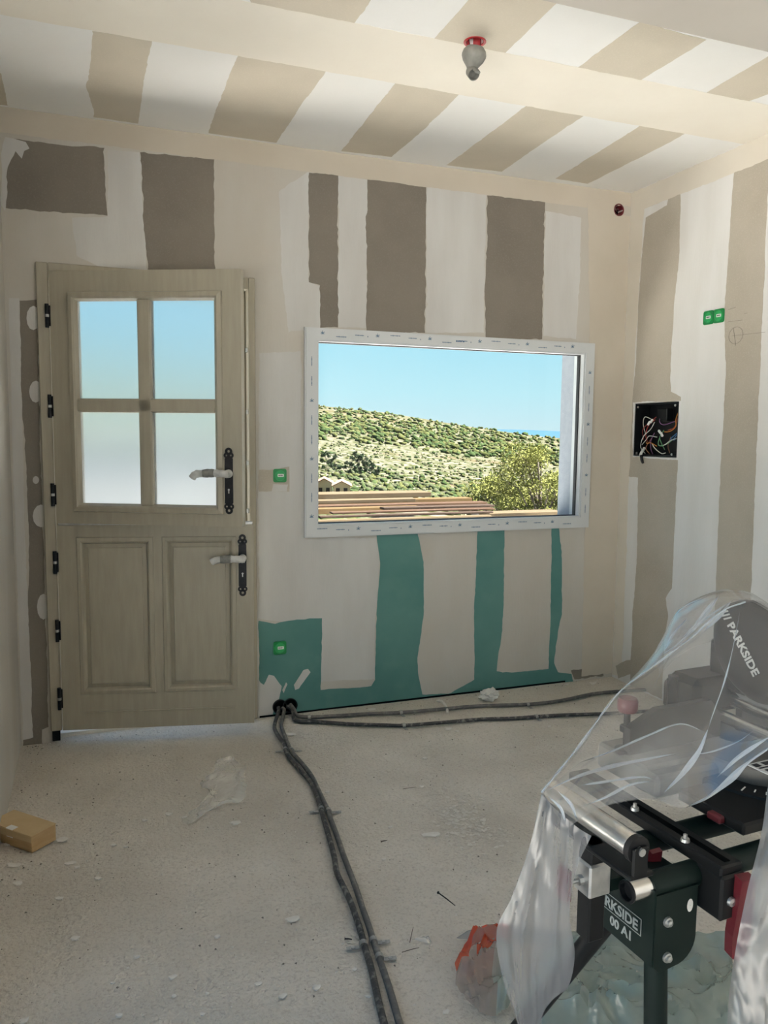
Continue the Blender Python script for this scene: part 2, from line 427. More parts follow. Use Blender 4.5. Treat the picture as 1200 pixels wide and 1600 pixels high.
# ------------------------------------------------------------------ room shell
DX0, DX1, DZ1 = -.19, .760, 2.19            # door opening
WX0, WX1, WZ0, WZ1 = 1.045, 2.712, .950, 1.962   # window opening
rb_c = onY(967, 328)                         # red round box
hole1, hole2 = onY(437, 1110), onY(453, 1107)
wall_back = grid_wall([XL-.25, XR+.25], [-.05, 3.0],
                      [(DX0, DX1, -.05, DZ1), (WX0, WX1, WZ0, WZ1),
                       (rb_c.x-.0265, rb_c.x+.0265, rb_c.z-.0265, rb_c.z+.0265)],
                      lambda u, v: (u, YB, v), (0, WALLT, 0)).build('wall_back', [plaster])
tag(wall_back, 'plasterboard end wall with striped filler, stable door and fixed window', 'wall', kind='structure')
bx0, bx1, bz0, bz1 = 3.445, 3.812, 1.345, 1.648
wall_right = grid_wall([YREAR, YB+.0], [-.05, 3.0], [(bx0, bx1, bz0, bz1)], lambda u, v: (XR, u, v), (.25, 0, 0)).build('wall_right', skim_w)
tag(wall_right, 'right hand wall striped with bare board and white joint filler', 'wall', kind='structure')
wall_left = grid_wall([YREAR, YB], [-.05, 3.0], [(-2.2, 1.85, -.05, 2.6)], lambda u, v: (XL, u, v), (-.25, 0, 0)).build('wall_left', plaster)  # unseen bay added to let daylight in
tag(wall_left, 'smooth filled wall at the extreme left, bay added for daylight behind the viewer', 'wall', kind='structure')
wall_rear = grid_wall([XL-.25, XR+.25], [-.05, 3.0], [(1.7, 2.7, -.05, 2.2)], lambda u, v: (u, YREAR, v), (0, -.25, 0)).build('wall_rear', plaster)  # unseen opening added to let in more daylight
tag(wall_rear, 'rear wall behind the viewer with an opening added for daylight', 'wall', kind='structure')
lamp_c = onZ(742, 65, H)
ceiling = grid_wall([XL, XR], [2.0, YB], [(lamp_c.x-.029, lamp_c.x+.029, lamp_c.y-.029, lamp_c.y+.029)], lambda u, v: (u, v, H), (0, 0, .12)).build('ceiling', plaster_c)
tag(ceiling, 'plasterboard ceiling with bare board strips between white filler', 'ceiling', kind='structure')
sof_y = (HLOW-CAMZ)/(H-CAMZ)*2.346
soffit = MB().box(XL, XR, YREAR, sof_y, HLOW, H+.12).build('ceiling_soffit', soffit_m)
tag(soffit, 'lower beige ceiling section at the top right edge', 'ceiling', kind='structure')
roof = MB().box(XL-.25, XR+.25, YREAR-.25, YB+WALLT, 3.0, 3.12).build('roof_slab', stucco)
tag(roof, 'flat roof slab above the room', 'roof', kind='structure')
floor = MB()
nx, ny = 60, 110
fv = []; 
for j in range(ny+1):
    for i in range(nx+1):
        x = XL+(XR-XL)*i/nx; y = YREAR+(YB+WALLT-YREAR)*j/ny
        e = min(i, nx-i, j, ny-j)
        fv.append((x, y, -.0045+.004*noise.noise(Vector((x*2.2, y*2.2, 0)))))
floor.add(fv, [(j*(nx+1)+i, j*(nx+1)+i+1, (j+1)*(nx+1)+i+1, (j+1)*(nx+1)+i) for j in range(ny) for i in range(nx)])
floor.box(XL, XR, YREAR, YB+WALLT, -.12, -.02)
floor = floor.build('floor', screed, smooth=True)
tag(floor, 'rough beige concrete screed floor strewn with plaster bits', 'floor', kind='structure')

NB, NR, NC = (0, -1, 0), (-1, 0, 0), (0, 0, -1)


def wrect(x0, x1, z0, z1): return [Vector((x0, YB, z0)), Vector((x1, YB, z0)), Vector((x1, YB, z1)), Vector((x0, YB, z1))]
def ident(*q): return Vector(q)


def bpatch(px, mat, lift=.0006, amp=.0065, name='bare_board', **k): return patch(name, wall_back, px, onY, NB, mat, lift, amp, **k)
def rpatch(px, mat, lift=.0006, amp=.005, name='bare_board', **k): return patch(name, wall_right, px, onX, NR, mat, lift, amp, **k)
def cpatch(px, mat, lift=.0006, amp=.004, name='bare_board', **k): return patch(name, ceiling, px, lambda x, y: onZ(x, y, H), NC, mat, lift, amp, **k)


# back wall: joint compound bands, bare brown board, green moisture board
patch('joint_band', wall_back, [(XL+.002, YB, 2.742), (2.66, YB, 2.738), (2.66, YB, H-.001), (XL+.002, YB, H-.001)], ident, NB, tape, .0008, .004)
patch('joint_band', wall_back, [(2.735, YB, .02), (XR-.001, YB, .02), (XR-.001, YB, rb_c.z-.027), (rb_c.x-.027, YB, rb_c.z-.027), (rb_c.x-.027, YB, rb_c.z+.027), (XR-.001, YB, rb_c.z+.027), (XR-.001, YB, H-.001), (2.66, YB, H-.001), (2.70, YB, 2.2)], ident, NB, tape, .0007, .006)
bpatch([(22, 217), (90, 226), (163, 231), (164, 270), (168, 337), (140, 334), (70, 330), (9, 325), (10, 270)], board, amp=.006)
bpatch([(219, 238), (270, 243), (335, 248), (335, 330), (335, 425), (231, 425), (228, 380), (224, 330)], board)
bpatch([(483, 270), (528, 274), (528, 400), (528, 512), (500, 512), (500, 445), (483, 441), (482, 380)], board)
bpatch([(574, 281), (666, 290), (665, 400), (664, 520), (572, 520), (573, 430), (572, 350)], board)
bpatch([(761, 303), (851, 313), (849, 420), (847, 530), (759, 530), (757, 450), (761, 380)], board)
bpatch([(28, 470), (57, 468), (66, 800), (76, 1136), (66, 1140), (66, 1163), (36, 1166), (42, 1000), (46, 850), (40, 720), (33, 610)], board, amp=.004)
bpatch([(892, 1048), (941, 1040), (943, 1056), (897, 1062)], board)
for cx, cy, rx, ry in ((52, 497, 11, 19), (56, 612, 10, 17), (56, 750, 5, 6), (64, 806, 13, 18), (68, 948, 10, 20)):
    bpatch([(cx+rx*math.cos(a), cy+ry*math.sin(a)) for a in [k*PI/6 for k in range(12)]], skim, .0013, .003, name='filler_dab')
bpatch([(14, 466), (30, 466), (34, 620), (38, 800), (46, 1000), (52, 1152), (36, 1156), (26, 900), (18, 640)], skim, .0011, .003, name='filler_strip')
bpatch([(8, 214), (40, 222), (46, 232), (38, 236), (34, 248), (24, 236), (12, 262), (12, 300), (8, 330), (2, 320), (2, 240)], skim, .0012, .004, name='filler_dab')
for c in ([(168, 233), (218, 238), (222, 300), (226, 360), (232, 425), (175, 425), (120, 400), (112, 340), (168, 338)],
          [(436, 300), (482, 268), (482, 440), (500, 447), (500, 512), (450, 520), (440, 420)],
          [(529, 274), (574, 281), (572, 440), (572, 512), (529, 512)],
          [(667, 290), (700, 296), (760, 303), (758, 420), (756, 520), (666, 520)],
          [(405, 552), (470, 549), (472, 720), (476, 842), (588, 840), (593, 880), (587, 960), (585, 1060), (500, 1066), (503, 967), (440, 972), (404, 966)],  # filler whose bluish-white tone paints the light falling beside the window
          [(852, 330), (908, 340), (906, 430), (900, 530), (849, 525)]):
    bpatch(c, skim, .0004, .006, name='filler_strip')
GB = .0007
bpatch([(404, 970), (430, 975), (446, 971), (470, 968), (503, 966), (503, 1010), (501, 1078), (550, 1075), (580, 1072), (586, 1062), (588, 960), (594, 880),
        (588, 834), (652, 832), (662, 878), (662, 960), (652, 1028), (654, 1058), (660, 1085), (700, 1084), (724, 1072), (741, 1062), (741, 960),
        (746, 827), (788, 824), (788, 900), (785, 985), (778, 1030), (776, 1049), (800, 1051), (857, 1045), (861, 940), (862, 820), (872, 820),
        (878, 862), (878, 960), (868, 1010), (866, 1036), (872, 1050), (893, 1053), (896, 1066), (800, 1080), (660, 1100), (520, 1118), (406, 1132)],
       green, GB, .0035, name='green_board', step=.02)
bpatch([(404, 1062), (412, 1070), (420, 1054), (428, 1056), (440, 1072), (436, 1092), (428, 1108), (426, 1120), (404, 1122)], skim, .0013, .003, name='filler_dab')
bpatch([(441, 1078), (447, 1066), (449, 1069), (443, 1083)], skim, .0013, .001, name='filler_dab')
bpatch([(459, 1070), (474, 1047), (481, 1045), (485, 1050), (467, 1076), (461, 1078)], skim, .0013, .002, name='filler_dab')
bpatch([(404, 734), (430, 733), (452, 729), (452, 768), (404, 768)], board_w, .0009, .003)
bpatch([(427, 756), (450, 757), (448, 768), (424, 768)], skim, .0013, .002, name='filler_dab')

MB().box(.785, 2.62, YB-.0024, YB+.001, -.003, .0065).build('gap_shade', dark, wall_back)  # dark strip painting the shaded gap below the boards
# right wall
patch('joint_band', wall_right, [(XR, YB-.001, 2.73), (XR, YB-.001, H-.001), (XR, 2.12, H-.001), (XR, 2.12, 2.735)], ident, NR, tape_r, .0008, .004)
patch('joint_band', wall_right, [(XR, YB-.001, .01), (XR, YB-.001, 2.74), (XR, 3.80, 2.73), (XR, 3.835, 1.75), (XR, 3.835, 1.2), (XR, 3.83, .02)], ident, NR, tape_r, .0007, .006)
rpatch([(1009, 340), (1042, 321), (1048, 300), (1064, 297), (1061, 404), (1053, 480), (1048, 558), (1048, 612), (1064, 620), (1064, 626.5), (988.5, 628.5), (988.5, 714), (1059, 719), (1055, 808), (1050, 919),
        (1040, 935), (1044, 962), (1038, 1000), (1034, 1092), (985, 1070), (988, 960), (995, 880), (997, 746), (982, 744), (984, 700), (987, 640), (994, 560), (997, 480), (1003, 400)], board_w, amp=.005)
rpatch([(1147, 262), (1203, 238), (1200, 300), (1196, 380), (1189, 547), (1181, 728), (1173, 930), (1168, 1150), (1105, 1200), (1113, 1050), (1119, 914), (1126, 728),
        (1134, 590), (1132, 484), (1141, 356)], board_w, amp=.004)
rpatch([(962, 1040), (978, 1032), (988, 1030), (986, 1053), (966, 1060)], board_w, .0009, .003)
rpatch([(1060, 300), (1146, 264), (1141, 356), (1133, 484), (1134, 590), (1126, 728), (1119, 914), (1113, 1050), (1050, 1090), (1046, 960), (1056, 800), (1060, 722), (1064, 722), (1067, 620), (1050, 600), (1050, 558), (1062, 404)], skim_w, .0003, .004, name='filler_strip')
# pencil sketch by the double box
pk = MB()
c0 = onX(1150, 524)
pk.tube([c0+Vector((-.001, math.cos(a)*.045, math.sin(a)*.040)) for a in [k*2*PI/24 for k in range(25)]], .0008, 4)
for a, b_ in (((1146, 512), (1150, 540)), ((1143, 525), (1196, 519)), ((1137, 503), (1160, 500)), ((1138, 484), (1150, 480)), ((1163, 490), (1168, 489))):
    pk.tube([onX(*a)+Vector((-.001, 0, 0)), onX(*b_)+Vector((-.001, 0, 0))], .0008, 4)
pk.build('pencil_mark', pencil, wall_right)

# ceiling: wide joint bands, bare board strips
def crect(x0, x1, y0, y1): return [(x0, y0, H), (x1, y0, H), (x1, y1, H), (x0, y1, H)]
patch('joint_band', ceiling, crect(XL+.001, XR-.001, 2.70, 3.085), ident, NC, tape_c, .0008, .004)
patch('joint_band', ceiling, crect(2.80, XR-.001, 2.10, 2.70), ident, NC, tape_c, .0008, .004)
for c in ([(144, 48), (238, 62), (226, 120), (216, 193), (146, 183), (146, 170), (135, 136), (143, 90)],
          [(372, 84), (512, 108), (470, 165), (432, 223), (326, 208), (338, 170)],
          [(621, 125), (722, 143), (670, 195), (612, 245), (533, 236), (570, 190)],
          [(829, 160), (917, 178), (850, 222), (784, 268), (697, 258), (760, 212)],
          [(1014, 188), (1084, 202), (1000, 246), (918, 287), (868, 279), (940, 234)],
          [(-20, 105), (2, 115), (12, 165), (-20, 162)],
          [(350, -80), (640, -80), (545, 47), (400, 19)],
          [(1000, 34), (1104, 62), (1050, 96), (1000, 126), (897, 110), (945, 74)],
          [(1200, 88), (1290, 112), (1220, 140), (1170, 158), (1100, 147), (1150, 117)]):
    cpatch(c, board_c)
lc = lamp_c
patch('bare_board', ceiling, [onZ(x, y, H) for x, y in ((800, -70), (960, -70), (865, 9), (825, 48), (782, 90))]+[Vector((lc.x+.031, 2.702, H)), Vector((lc.x+.031, lc.y-.031, H)),
      Vector((lc.x-.031, lc.y-.031, H)), Vector((lc.x-.031, 2.702, H))]+[onZ(x, y, H) for x, y in ((667, 74), (700, 36), (732, 0))], ident, NC, board_c, .0006, .002, seed=3.3)

# ------------------------------------------------------------------ window_1 (fixed light)
win = empty('window_1', (0, 0, 0), 0, 'white fixed window under printed protective film, hill view beyond', 'window', kind='structure')
OX0, OX1, OZ0, OZ1 = 1.021, 2.735, .925, 1.987
IX0, IX1, IZ0, IZ1 = OX0+.068, OX1-.066, OZ0+.064, OZ1-.062


def ring(mb, o, i, y0, y1, mi=0):
    (a0, a1, c0, c1), (b0, b1, d0, d1) = o, i
    O = [(a0, c0), (a1, c0), (a1, c1), (a0, c1)]; I = [(b0, d0), (b1, d0), (b1, d1), (b0, d1)]
    v = [Vector((x, y, z)) for y in (y0, y1) for x, z in O+I]
    f = []
    for k in range(4):
        n = (k+1) % 4
        f += [(k, n, 4+n, 4+k), (8+k, 12+k, 12+n, 8+n), (k, 8+k, 8+n, n), (4+k, 4+n, 12+n, 12+k)]
    return mb.add(v, f, mi)


mb = MB(); ring(mb, (OX0, OX1, OZ0, OZ1), (OX0+.008, OX1-.008, OZ0+.008, OZ1-.008), YB-.018, YB+.01)
ring(mb, (OX0+.006, OX1-.006, OZ0+.006, OZ1-.006), (IX0-.004, IX1+.004, IZ0-.004, IZ1+.004), YB-.024, YB+.03)
mb.build('window_frame', pvc, win)
mb = MB(); ring(mb, (IX0-.006, IX1+.006, IZ0-.006, IZ1+.006), (IX0+.004, IX1-.004, IZ0+.004, IZ1-.004), YB-.014, YB+.05)
mb.build('glazing_bead', pvc, win)
mb = MB(); ring(mb, (IX0+.001, IX1-.001, IZ0+.001, IZ1-.001), (IX0+.010, IX1-.010, IZ0+.008, IZ1-.008), YB+.020, YB+.044)
mb.build('glazing_gasket', gasket, win)
MB().box(IX0+.002, IX1-.002, YB+.028, YB+.0285, IZ0+.002, IZ1-.002).build('pane', glass, win)
mb = MB(); ring(mb, (WX0-.002, WX1+.002, WZ0-.002, WZ1+.002), (IX0-.002, IX1+.002, IZ0-.002, IZ1+.002), YB+.03, YB+.09)
mb.build('outer_frame', pvc, win)
# printed film: rows of small blue marks round the frame
pm = MB()
def mark(x, z, w, h, r=0.0, mi=0):
    M = Matrix.Translation((x, YB-.0243, z)) @ Matrix.Rotation(r, 4, 'Y')
    pm.box(-w/2, w/2, -.0002, 0, -h/2, h/2, mi, M)
def emblem(x, z):
    for dx, dz, w, h, r in ((0, 0, .020, .0035, .5), (.005, .003, .014, .003, -.4), (-.004, -.004, .012, .003, .1), (.0, .006, .003, .012, 0)): mark(x+dx, z+dz, w, h, r)
def words(x, z, L, r=0.0):
    n = max(3, int(L/.007))
    for k in range(n):
        d = (k-(n-1)/2)*.007
        mark(x+d*math.cos(r), z-d*math.sin(r), .0052, .0035+.001*(k % 3), r)
k = 0
for x in np.arange(OX0+.09, OX1-.06, .098):
    for z, s in ((OZ1-.032, 0), (OZ0+.034, 1)):
        j = (k+s) % 3
        if j == 0: emblem(x, z+.006)
        elif j == 1: words(x, z-.008 if k % 2 else z+.012, .056)
        else: words(x, z+.004, .05); mark(x+.045, z, .004, .006)
    k += 1
k = 0
for z in np.arange(OZ0+.11, OZ1-.07, .098):
    for x, s in ((OX0+.034, 0), (OX1-.033, 1)):
        if (k+s) % 3 == 0: emblem(x, z)
        else: words(x, z, .055, PI/2)
    k += 1
for dx in (0, .012, .024, .04): mark(OX0+.835+dx, OZ1-.030, .0095, .008)
pm = pm.build('film_print', film_blue, win); pm['kind'] = 'stuff'
reveal = MB(); ring(reveal, (WX0-.004, WX1+.004, WZ0-.004, WZ1+.004), (WX0+.006, WX1-.006, WZ0+.006, WZ1-.006), YB+.088, YB+WALLT+.002)
reveal.build('reveal', render_grey, win)
# outer sill
MB().box(WX0-.04, WX1+.04, YB+.09, YB+WALLT+.04, WZ0-.04, WZ0-.001).build('trim_1', stucco)
tag(bpy.data.objects['trim_1'], 'pale outer sill below the fixed window', 'sill', kind='structure')

# ------------------------------------------------------------------ door_1 (stable door, two leaves ajar)
door = empty('door_1', (0, 0, 0), 0, 'cream painted stable door with both leaves standing ajar', 'door', kind='structure')
FY0, FY1 = YB-.022, YB+.085
mb = MB()
mb.bbox(-.205, -.155, FY0, FY1, .055, 2.205, .004).bbox(.738, .772, FY0, FY1, .0, 2.205, .004)  .bbox(-.155, .738, FY0, FY1, 2.15, 2.205, .004)
mb.box(-.17, -.13, YB+.045, FY1, .055, 2.16).box(.722, .742, YB+.05, FY1, .0, 2.16).box(-.15, .70, YB+.045, FY1, 2.125, 2.16)
mb.build('door_frame', doorpaint, door)
MB().box(-.19, .765, YB+.06, YB+WALLT, -.02, .012).build('threshold', stucco, door)
for z in (.995, 1.06, 1.3, 1.55, 1.85): MB().bbox(.728, .7385, YB-.012, YB+.006, z, z+.022, .002).build('strike_plate', zinc, door)

HX, HY = -.152, YB-.030
LT = .046


def leaf(name, L, ang, z0, z1, openings, label):
    o = grid_wall([0, L], [0, z1-z0], openings, lambda u, v: (u, 0, v), (0, LT, 0)).build(name, doorpaint, door)
    o.location = (HX, HY, z0); o.rotation_euler.z = -ang; o['label'] = label
    m = o.modifiers.new('bevel', 'BEVEL'); m.width = .003; m.segments = 2; m.limit_method = 'ANGLE'
    return o


def moulding(mb, x0, x1, z0, z1, w, y0, y1, inner_y=None):
    """bevelled picture-frame moulding on the room face"""
    O = [(x0, z0), (x1, z0), (x1, z1), (x0, z1)]
    prof = [(0, 0.001), (.004, y0), (w*.55, y1), (w*.75, y1*.6), (w, inner_y if inner_y is not None else .006)]
    v = []
    for d, y in prof:
        for (x, z), (sx_, sz_) in zip(O, ((1, 1), (-1, 1), (-1, -1), (1, -1))): v.append(Vector((x+sx_*d, y, z+sz_*d)))
    f = [(i*4+k, i*4+(k+1) % 4, (i+1)*4+(k+1) % 4, (i+1)*4+k) for i in range(len(prof)-1) for k in range(4)]
    mb.add(v, f)


UL, UA, UZ0, UZ1 = .872, math.radians(26), 1.040, 2.166
hU = UZ1-UZ0
gx = (.118, .402, .462, .754); gz = (.088, .505, .566, 1.000)   # glass openings measured up from the leaf bottom
up = leaf('upper_leaf', UL, UA, UZ0, UZ1, [(gx[0], gx[3], gz[0], gz[3])], 'glazed upper half of the stable door')
mb = MB()
moulding(mb, gx[0]-.034, gx[3]+.034, gz[0]-.034, gz[3]+.034, .040, -.010, -.013, .012)
mb.build('glazing_moulding', doorpaint, up)
mb = MB()
for y0, y1 in ((-.004, .05),):
    mb.bbox(gx[1], gx[2], y0, y1, gz[0]-.002, gz[3]+.002, .006).bbox(gx[0]-.002, gx[3]+.002, y0, y1, gz[1], gz[2], .006)
mb.build('glazing_bar', doorpaint, up)
for a in ((gx[0], gx[1]), (gx[2], gx[3])):
    for c in ((gz[0], gz[1]), (gz[2], gz[3])):
        MB().box(a[0]-.003, a[1]+.003, .020, .026, c[0]-.003, c[1]+.003).build('pane', frost, up)

LL, LA, LZ0, LZ1 = .888, math.radians(12.5), .058, 1.028
hL = LZ1-LZ0
px_ = ((.088, .425), (.470, .806)); pz = (.172, .912)
lo_ = leaf('lower_leaf', LL, LA, LZ0, LZ1, [(a, c, pz[0], pz[1]) for a, c in px_], 'panelled lower half of the stable door')
for a, c in px_:
    mb = MB()
    moulding(mb, a-.004, c+.004, pz[0]-.004, pz[1]+.004, .034, -.006, -.008, .014)
    # raised field with sloping margin
    O = [(a+.02, pz[0]+.02, .014), (c-.02, pz[0]+.02, .014), (c-.02, pz[1]-.02, .014), (a+.02, pz[1]-.02, .014)]
    I = [(a+.046, pz[0]+.046, .006), (c-.046, pz[0]+.046, .006), (c-.046, pz[1]-.046, .006), (a+.046, pz[1]-.046, .006)]
    I2 = [(x+s*.003, z+t_*.003, .001) for (x, z, _), s, t_ in zip(I, (1, -1, -1, 1), (1, 1, -1, -1))]
    V = [Vector((x, y, z)) for x, z, y in O+I+I2]
    mb.add(V, [(k, (k+1) % 4, 4+(k+1) % 4, 4+k) for k in range(4)]+[(4+k, 4+(k+1) % 4, 8+(k+1) % 4, 8+k) for k in range(4)]+[(8, 9, 10, 11)])
    mb.box(a-.003, c+.003, .030, .036, pz[0]-.003, pz[1]+.003)
    mb.build('panel', doorpaint, lo_)
mb = MB().bbox(.10, .80, -.005, .002, .078, .086, .002)
mb.build('weather_bead', doorpaint, lo_)
mb = MB().box(.006, LL-.004, .006, LT-.004, hL, hL+.011); mb.build('meeting_rail', zinc, lo_)


def rosette_plate(leafo, x, zc, half):
    """forged back plate with pierced ornate ends, keyhole, wrapped lever"""
    mb = MB(); w = .0185
    Mx = frame((x, -.0005, zc), (1, 0, 0), (0, 0, 1))   # local x right, y up, z toward room (-Y)
    mb.prism([(-w, -half+.05), (-w*.8, -half+.045), (w*.8, -half+.045), (w, -half+.05), (w, half-.05), (w*.8, half-.045), (-w*.8, half-.045), (-w, half-.05)], 0, .004, Mx)
    for s in (1, -1):
        for dx, dy, r0, r1 in ((0, half-.016, .006, .0165), (-.010, half-.034, .004, .0125), (.010, half-.034, .004, .0125)):
            n = 16; v = []; f = []
            for z in (0, .004):
                for r in (r0, r1):
                    for k in range(n): v.append(Mx @ Vector((dx+r*math.cos(2*PI*k/n), s*dy+r*math.sin(2*PI*k/n), z)))
            for k in range(n):
                m_ = (k+1) % n
                f += [(2*n+k, 2*n+m_, 3*n+m_, 3*n+k), (n+k, n+m_, 3*n+m_, 3*n+k), (k, m_, 2*n+m_, 2*n+k)]
            mb.add(v, f)
        mb.prism([(-.006, s*(half-.052)), (.006, s*(half-.052)), (.006, s*(half-.030)), (-.006, s*(half-.030))], 0, .004, Mx)
    mb.build('handle_plate', iron, leafo)
    kz = zc-.045
    mb = MB().lathe([(.001, .006), (.0045, .006), (.0045, .004)], frame((x, -.0005, kz+.006), (1, 0, 0), (0, 0, 1)), 12)
    mb.box(x-.0022, x+.0022, -.0065, -.004, kz-.010, kz+.004); mb.build('keyhole', zinc, leafo)


def lever(leafo, x, z, L, dy):
    base = Vector((x, -.004, z))
    mb = MB().tube([base, base+Vector((0, -.022, 0)), base+Vector((0, -.046, 0))], [.019, .018, .017], 14)
    pts = spline([base+Vector((.012, -.046, .0)), base+Vector((-.02, -.050, .002)), base+Vector((-.06, -.052, .004)), base+Vector((-.10, -.052, .002)), base+Vector((-L+.015, -.052, -.002)), base+Vector((-L, -.050, -dy))], 4)
    n = len(pts)
    mb.tube(pts, [.0165+.003*noise.noise(Vector((i*.9, x*9, z*5))) for i in range(n)], 14)
    o = mb.build('lever_handle', wrap, leafo, True); o['label'] = 'lever handle wrapped in pale protective foam'
    i0 = int(n*.34)
    mb = MB().tube(pts[i0:i0+6], [.0175, .0195, .019, .020, .019, .0175], 12)
    mb.build('tape_wrap', wrapd, leafo, True)


rosette_plate(up, .812, .205, .148); lever(up, .812, .238, .150, .018)
rosette_plate(lo_, .838, .775, .148); lever(lo_, .838, .810, .140, .010)
for leafo, zs in ((up, (.93, .53, .13)), (lo_, (.80, .48, .155))):
    for z in zs:
        mb = MB().tube([(-.010, -.006, z-.052), (-.010, -.006, z+.052)], .0085, 12)
        mb.box(-.010, .004, -.004, .004, z-.045, z+.045)
        o = mb.build('hinge', iron, leafo, True)
        mb = MB().tube([(-.010, -.006, z-.006), (-.010, -.006, z+.006)], .0092, 12)
        mb.build('hinge_washer', zinc, leafo)
# broken-out corner under the frame foot: black box paints its shade
MB().box(-.20, -.165, YB-.012, YB+.02, .004, .058).build('cavity_shade', black, door)

# ------------------------------------------------------------------ green wall boxes


def green_box(c, nrm, along, label, n=1):
    nrm = Vector(nrm); al = Vector(along)
    o = empty('outlet_box', c, 0, label, 'outlet box', 'green capped outlet boxes')
    for k in range(n):
        off = al*((k-(n-1)/2)*.071)
        Mx = frame(off, al, (0, 0, 1))
        if (Mx.to_3x3() @ Vector((0, 0, 1))).dot(nrm) < 0: Mx = frame(off, -al, (0, 0, 1))
        s = .034; r = .010
        poly = []
        for cx, cy, a0 in ((s-r, s-r, 0), (-s+r, s-r, 90), (-s+r, -s+r, 180), (s-r, -s+r, 270)):
            for a in (0, 30, 60, 90): poly.append((cx+r*math.cos(math.radians(a0+a)), cy+r*math.sin(math.radians(a0+a))))
        MB().prism(poly, 0, .006, Mx).build('cap', greenp, o)
        MB().lathe([(.027, .006), (.026, .0085), (.021, .0085), (.020, .0068), (.0005, .0068)], Mx, 24).build('cap_ring', greenl, o)
        st = MB().box(-.012, .019, -.006, .008, .0068, .0092, 0, Mx).build('sticker', white, o)
        mk = MB()
        for q in range(4): mk.box(-.008+q*.0056, -.0040+q*.0056, -.002, .004, .0092, .0095, 0, Mx)
        mk.build('sticker_print', ink, o)
    return o


green_box(onY(437, 743)+Vector((0, -.0004, 0)), NB, (1, 0, 0), 'green outlet box left of the window, halfway up the wall')
green_box(onY(437, 1012)+Vector((0, -.0008, 0)), NB, (1, 0, 0), 'green outlet box low on the green board above the floor conduits')
green_box(onX(1116, 495)+Vector((-.0004, 0, 0)), NR, (0, -1, 0), 'double green outlet box high on the right wall', 2)

# ------------------------------------------------------------------ red round box in the corner, ceiling lamp holder
o = empty('round_wall_box', rb_c, 0, 'red round electrical box high in the corner of the end wall', 'junction box')
Mx = frame((0, 0, 0), (1, 0, 0), (0, 0, 1))
MB().lathe([(.027, -.045), (.027, 0), (.0285, .002), (.035, .002), (.035, -.0002)], Mx, 24).build('box_rim', redd, o, True)
MB().lathe([(.0005, -.044), (.027, -.044)], Mx, 24).build('box_back', dark, o)
for a in (0, 1.6, 3.0):
    MB().tube(spline([(.010*math.cos(a), .03, .012*math.sin(a)), (.014*math.cos(a+1), .012, .006), (.012*math.cos(a+2), .004, -.014*math.sin(a+.5))], 5), .0022, 6).build('wire', redd if a else black, o, True)

lamp = empty('lamp_holder', lamp_c, 0, 'dusty grey lamp holder hanging from a red ceiling box', 'lamp holder')
up_ = frame((0, 0, 0), (1, 0, 0), (0, -1, 0))      # local z points down
MB().lathe([(.030, -.045), (.030, 0), (.032, .003), (.040, .003), (.040, -.0005)], up_, 28).build('box_rim', redp, lamp, True)
MB().lathe([(.0005, -.044), (.030, -.044)], up_, 24).build('box_back', dark, lamp)
mb = MB().tube([(-.020, .012, .02), (-.018, .004, -.014), (-.006, 0, -.03)], .002, 6).tube([(.018, -.012, .02), (.020, -.003, -.012), (.006, 0, -.03)], .002, 6)
mb.build('wire', redd, lamp, True)
tilt = Matrix.Translation((0, -.004, -.020)) @ Matrix.Rotation(.22, 4, 'X') @ Matrix.Rotation(.06, 4, 'Y') @ up_
MB().lathe([(.0005, 0), (.030, 0), (.040, .012), (.0435, .024), (.043, .032), (.037, .046), (.027, .058), (.020, .066), (.0175, .074), (.0175, .080)], tilt, 28).build('cap', greyp, lamp, True)
MB().lathe([(.004, .0), (.005, .002), (.0005, .003)], tilt @ frame((.020, -.022, .050), (1, .2, 0), (0, 1, .9)), 10).build('screw', white, lamp)
sock = tilt @ Matrix.Translation((0, .0, .078)) @ Matrix.Rotation(-1.05, 4, 'X')
MB().lathe([(.0175, -.008), (.021, .0), (.021, .030), (.0185, .030), (.0185, .004), (.0005, .004)], sock, 22).build('socket', greyp, lamp, True)
MB().bbox(-.010, .012, .012, .020, .018, .052, .002, 0, sock).build('locking_clip', greyp, lamp)

# ------------------------------------------------------------------ recessed junction box full of wires
jb = empty('recessed_junction_box', (XR, (bx0+bx1)/2, bz0), 0, 'open black recessed box full of loose wires in the right wall', 'junction box')
W2, HH = (bx1-bx0)/2-.004, bz1-bz0-.004
mb = MB()
mb.box(.105, .112, -W2, W2, .004, HH).box(.002, .11, -W2, -W2+.005, .004, HH).box(.002, .11, W2-.005, W2, .004, HH)
mb.box(.002, .11, -W2, W2, .004, .009).box(.002, .11, -W2, W2, HH-.005, HH)
mb.build('box_shell', black, jb)
for y, z in ((W2-.02, HH-.018), (-W2+.03, HH-.016), (-W2+.04, .018), (W2-.025, .018)): MB().lathe([(.007, 0), (.0065, .004), (.0005, .005)], frame((.006, y, z), (0, -1, 0), (0, 0, 1)), 10).build('corner_screw', zinc, jb)
mb = MB().bbox(.05, .10, -.03, .05, .20, .27, .004); mb.build('relay_block', blacksteel, jb)
wcols = [nmat('wire_'+n, c, rough=.5) for n, c in (('white', (.62, .63, .58)), ('orange', (.60, .22, .03)), ('red', (.36, .04, .03)), ('blue', (.06, .18, .42)), ('green', (.12, .34, .16)), ('purple', (.20, .08, .22)), ('brown', (.22, .10, .05)))]
def wp(fx, fz, d): return Vector((d, W2-fx*2*W2, HH-fz*HH))      # fractions across / down the opening
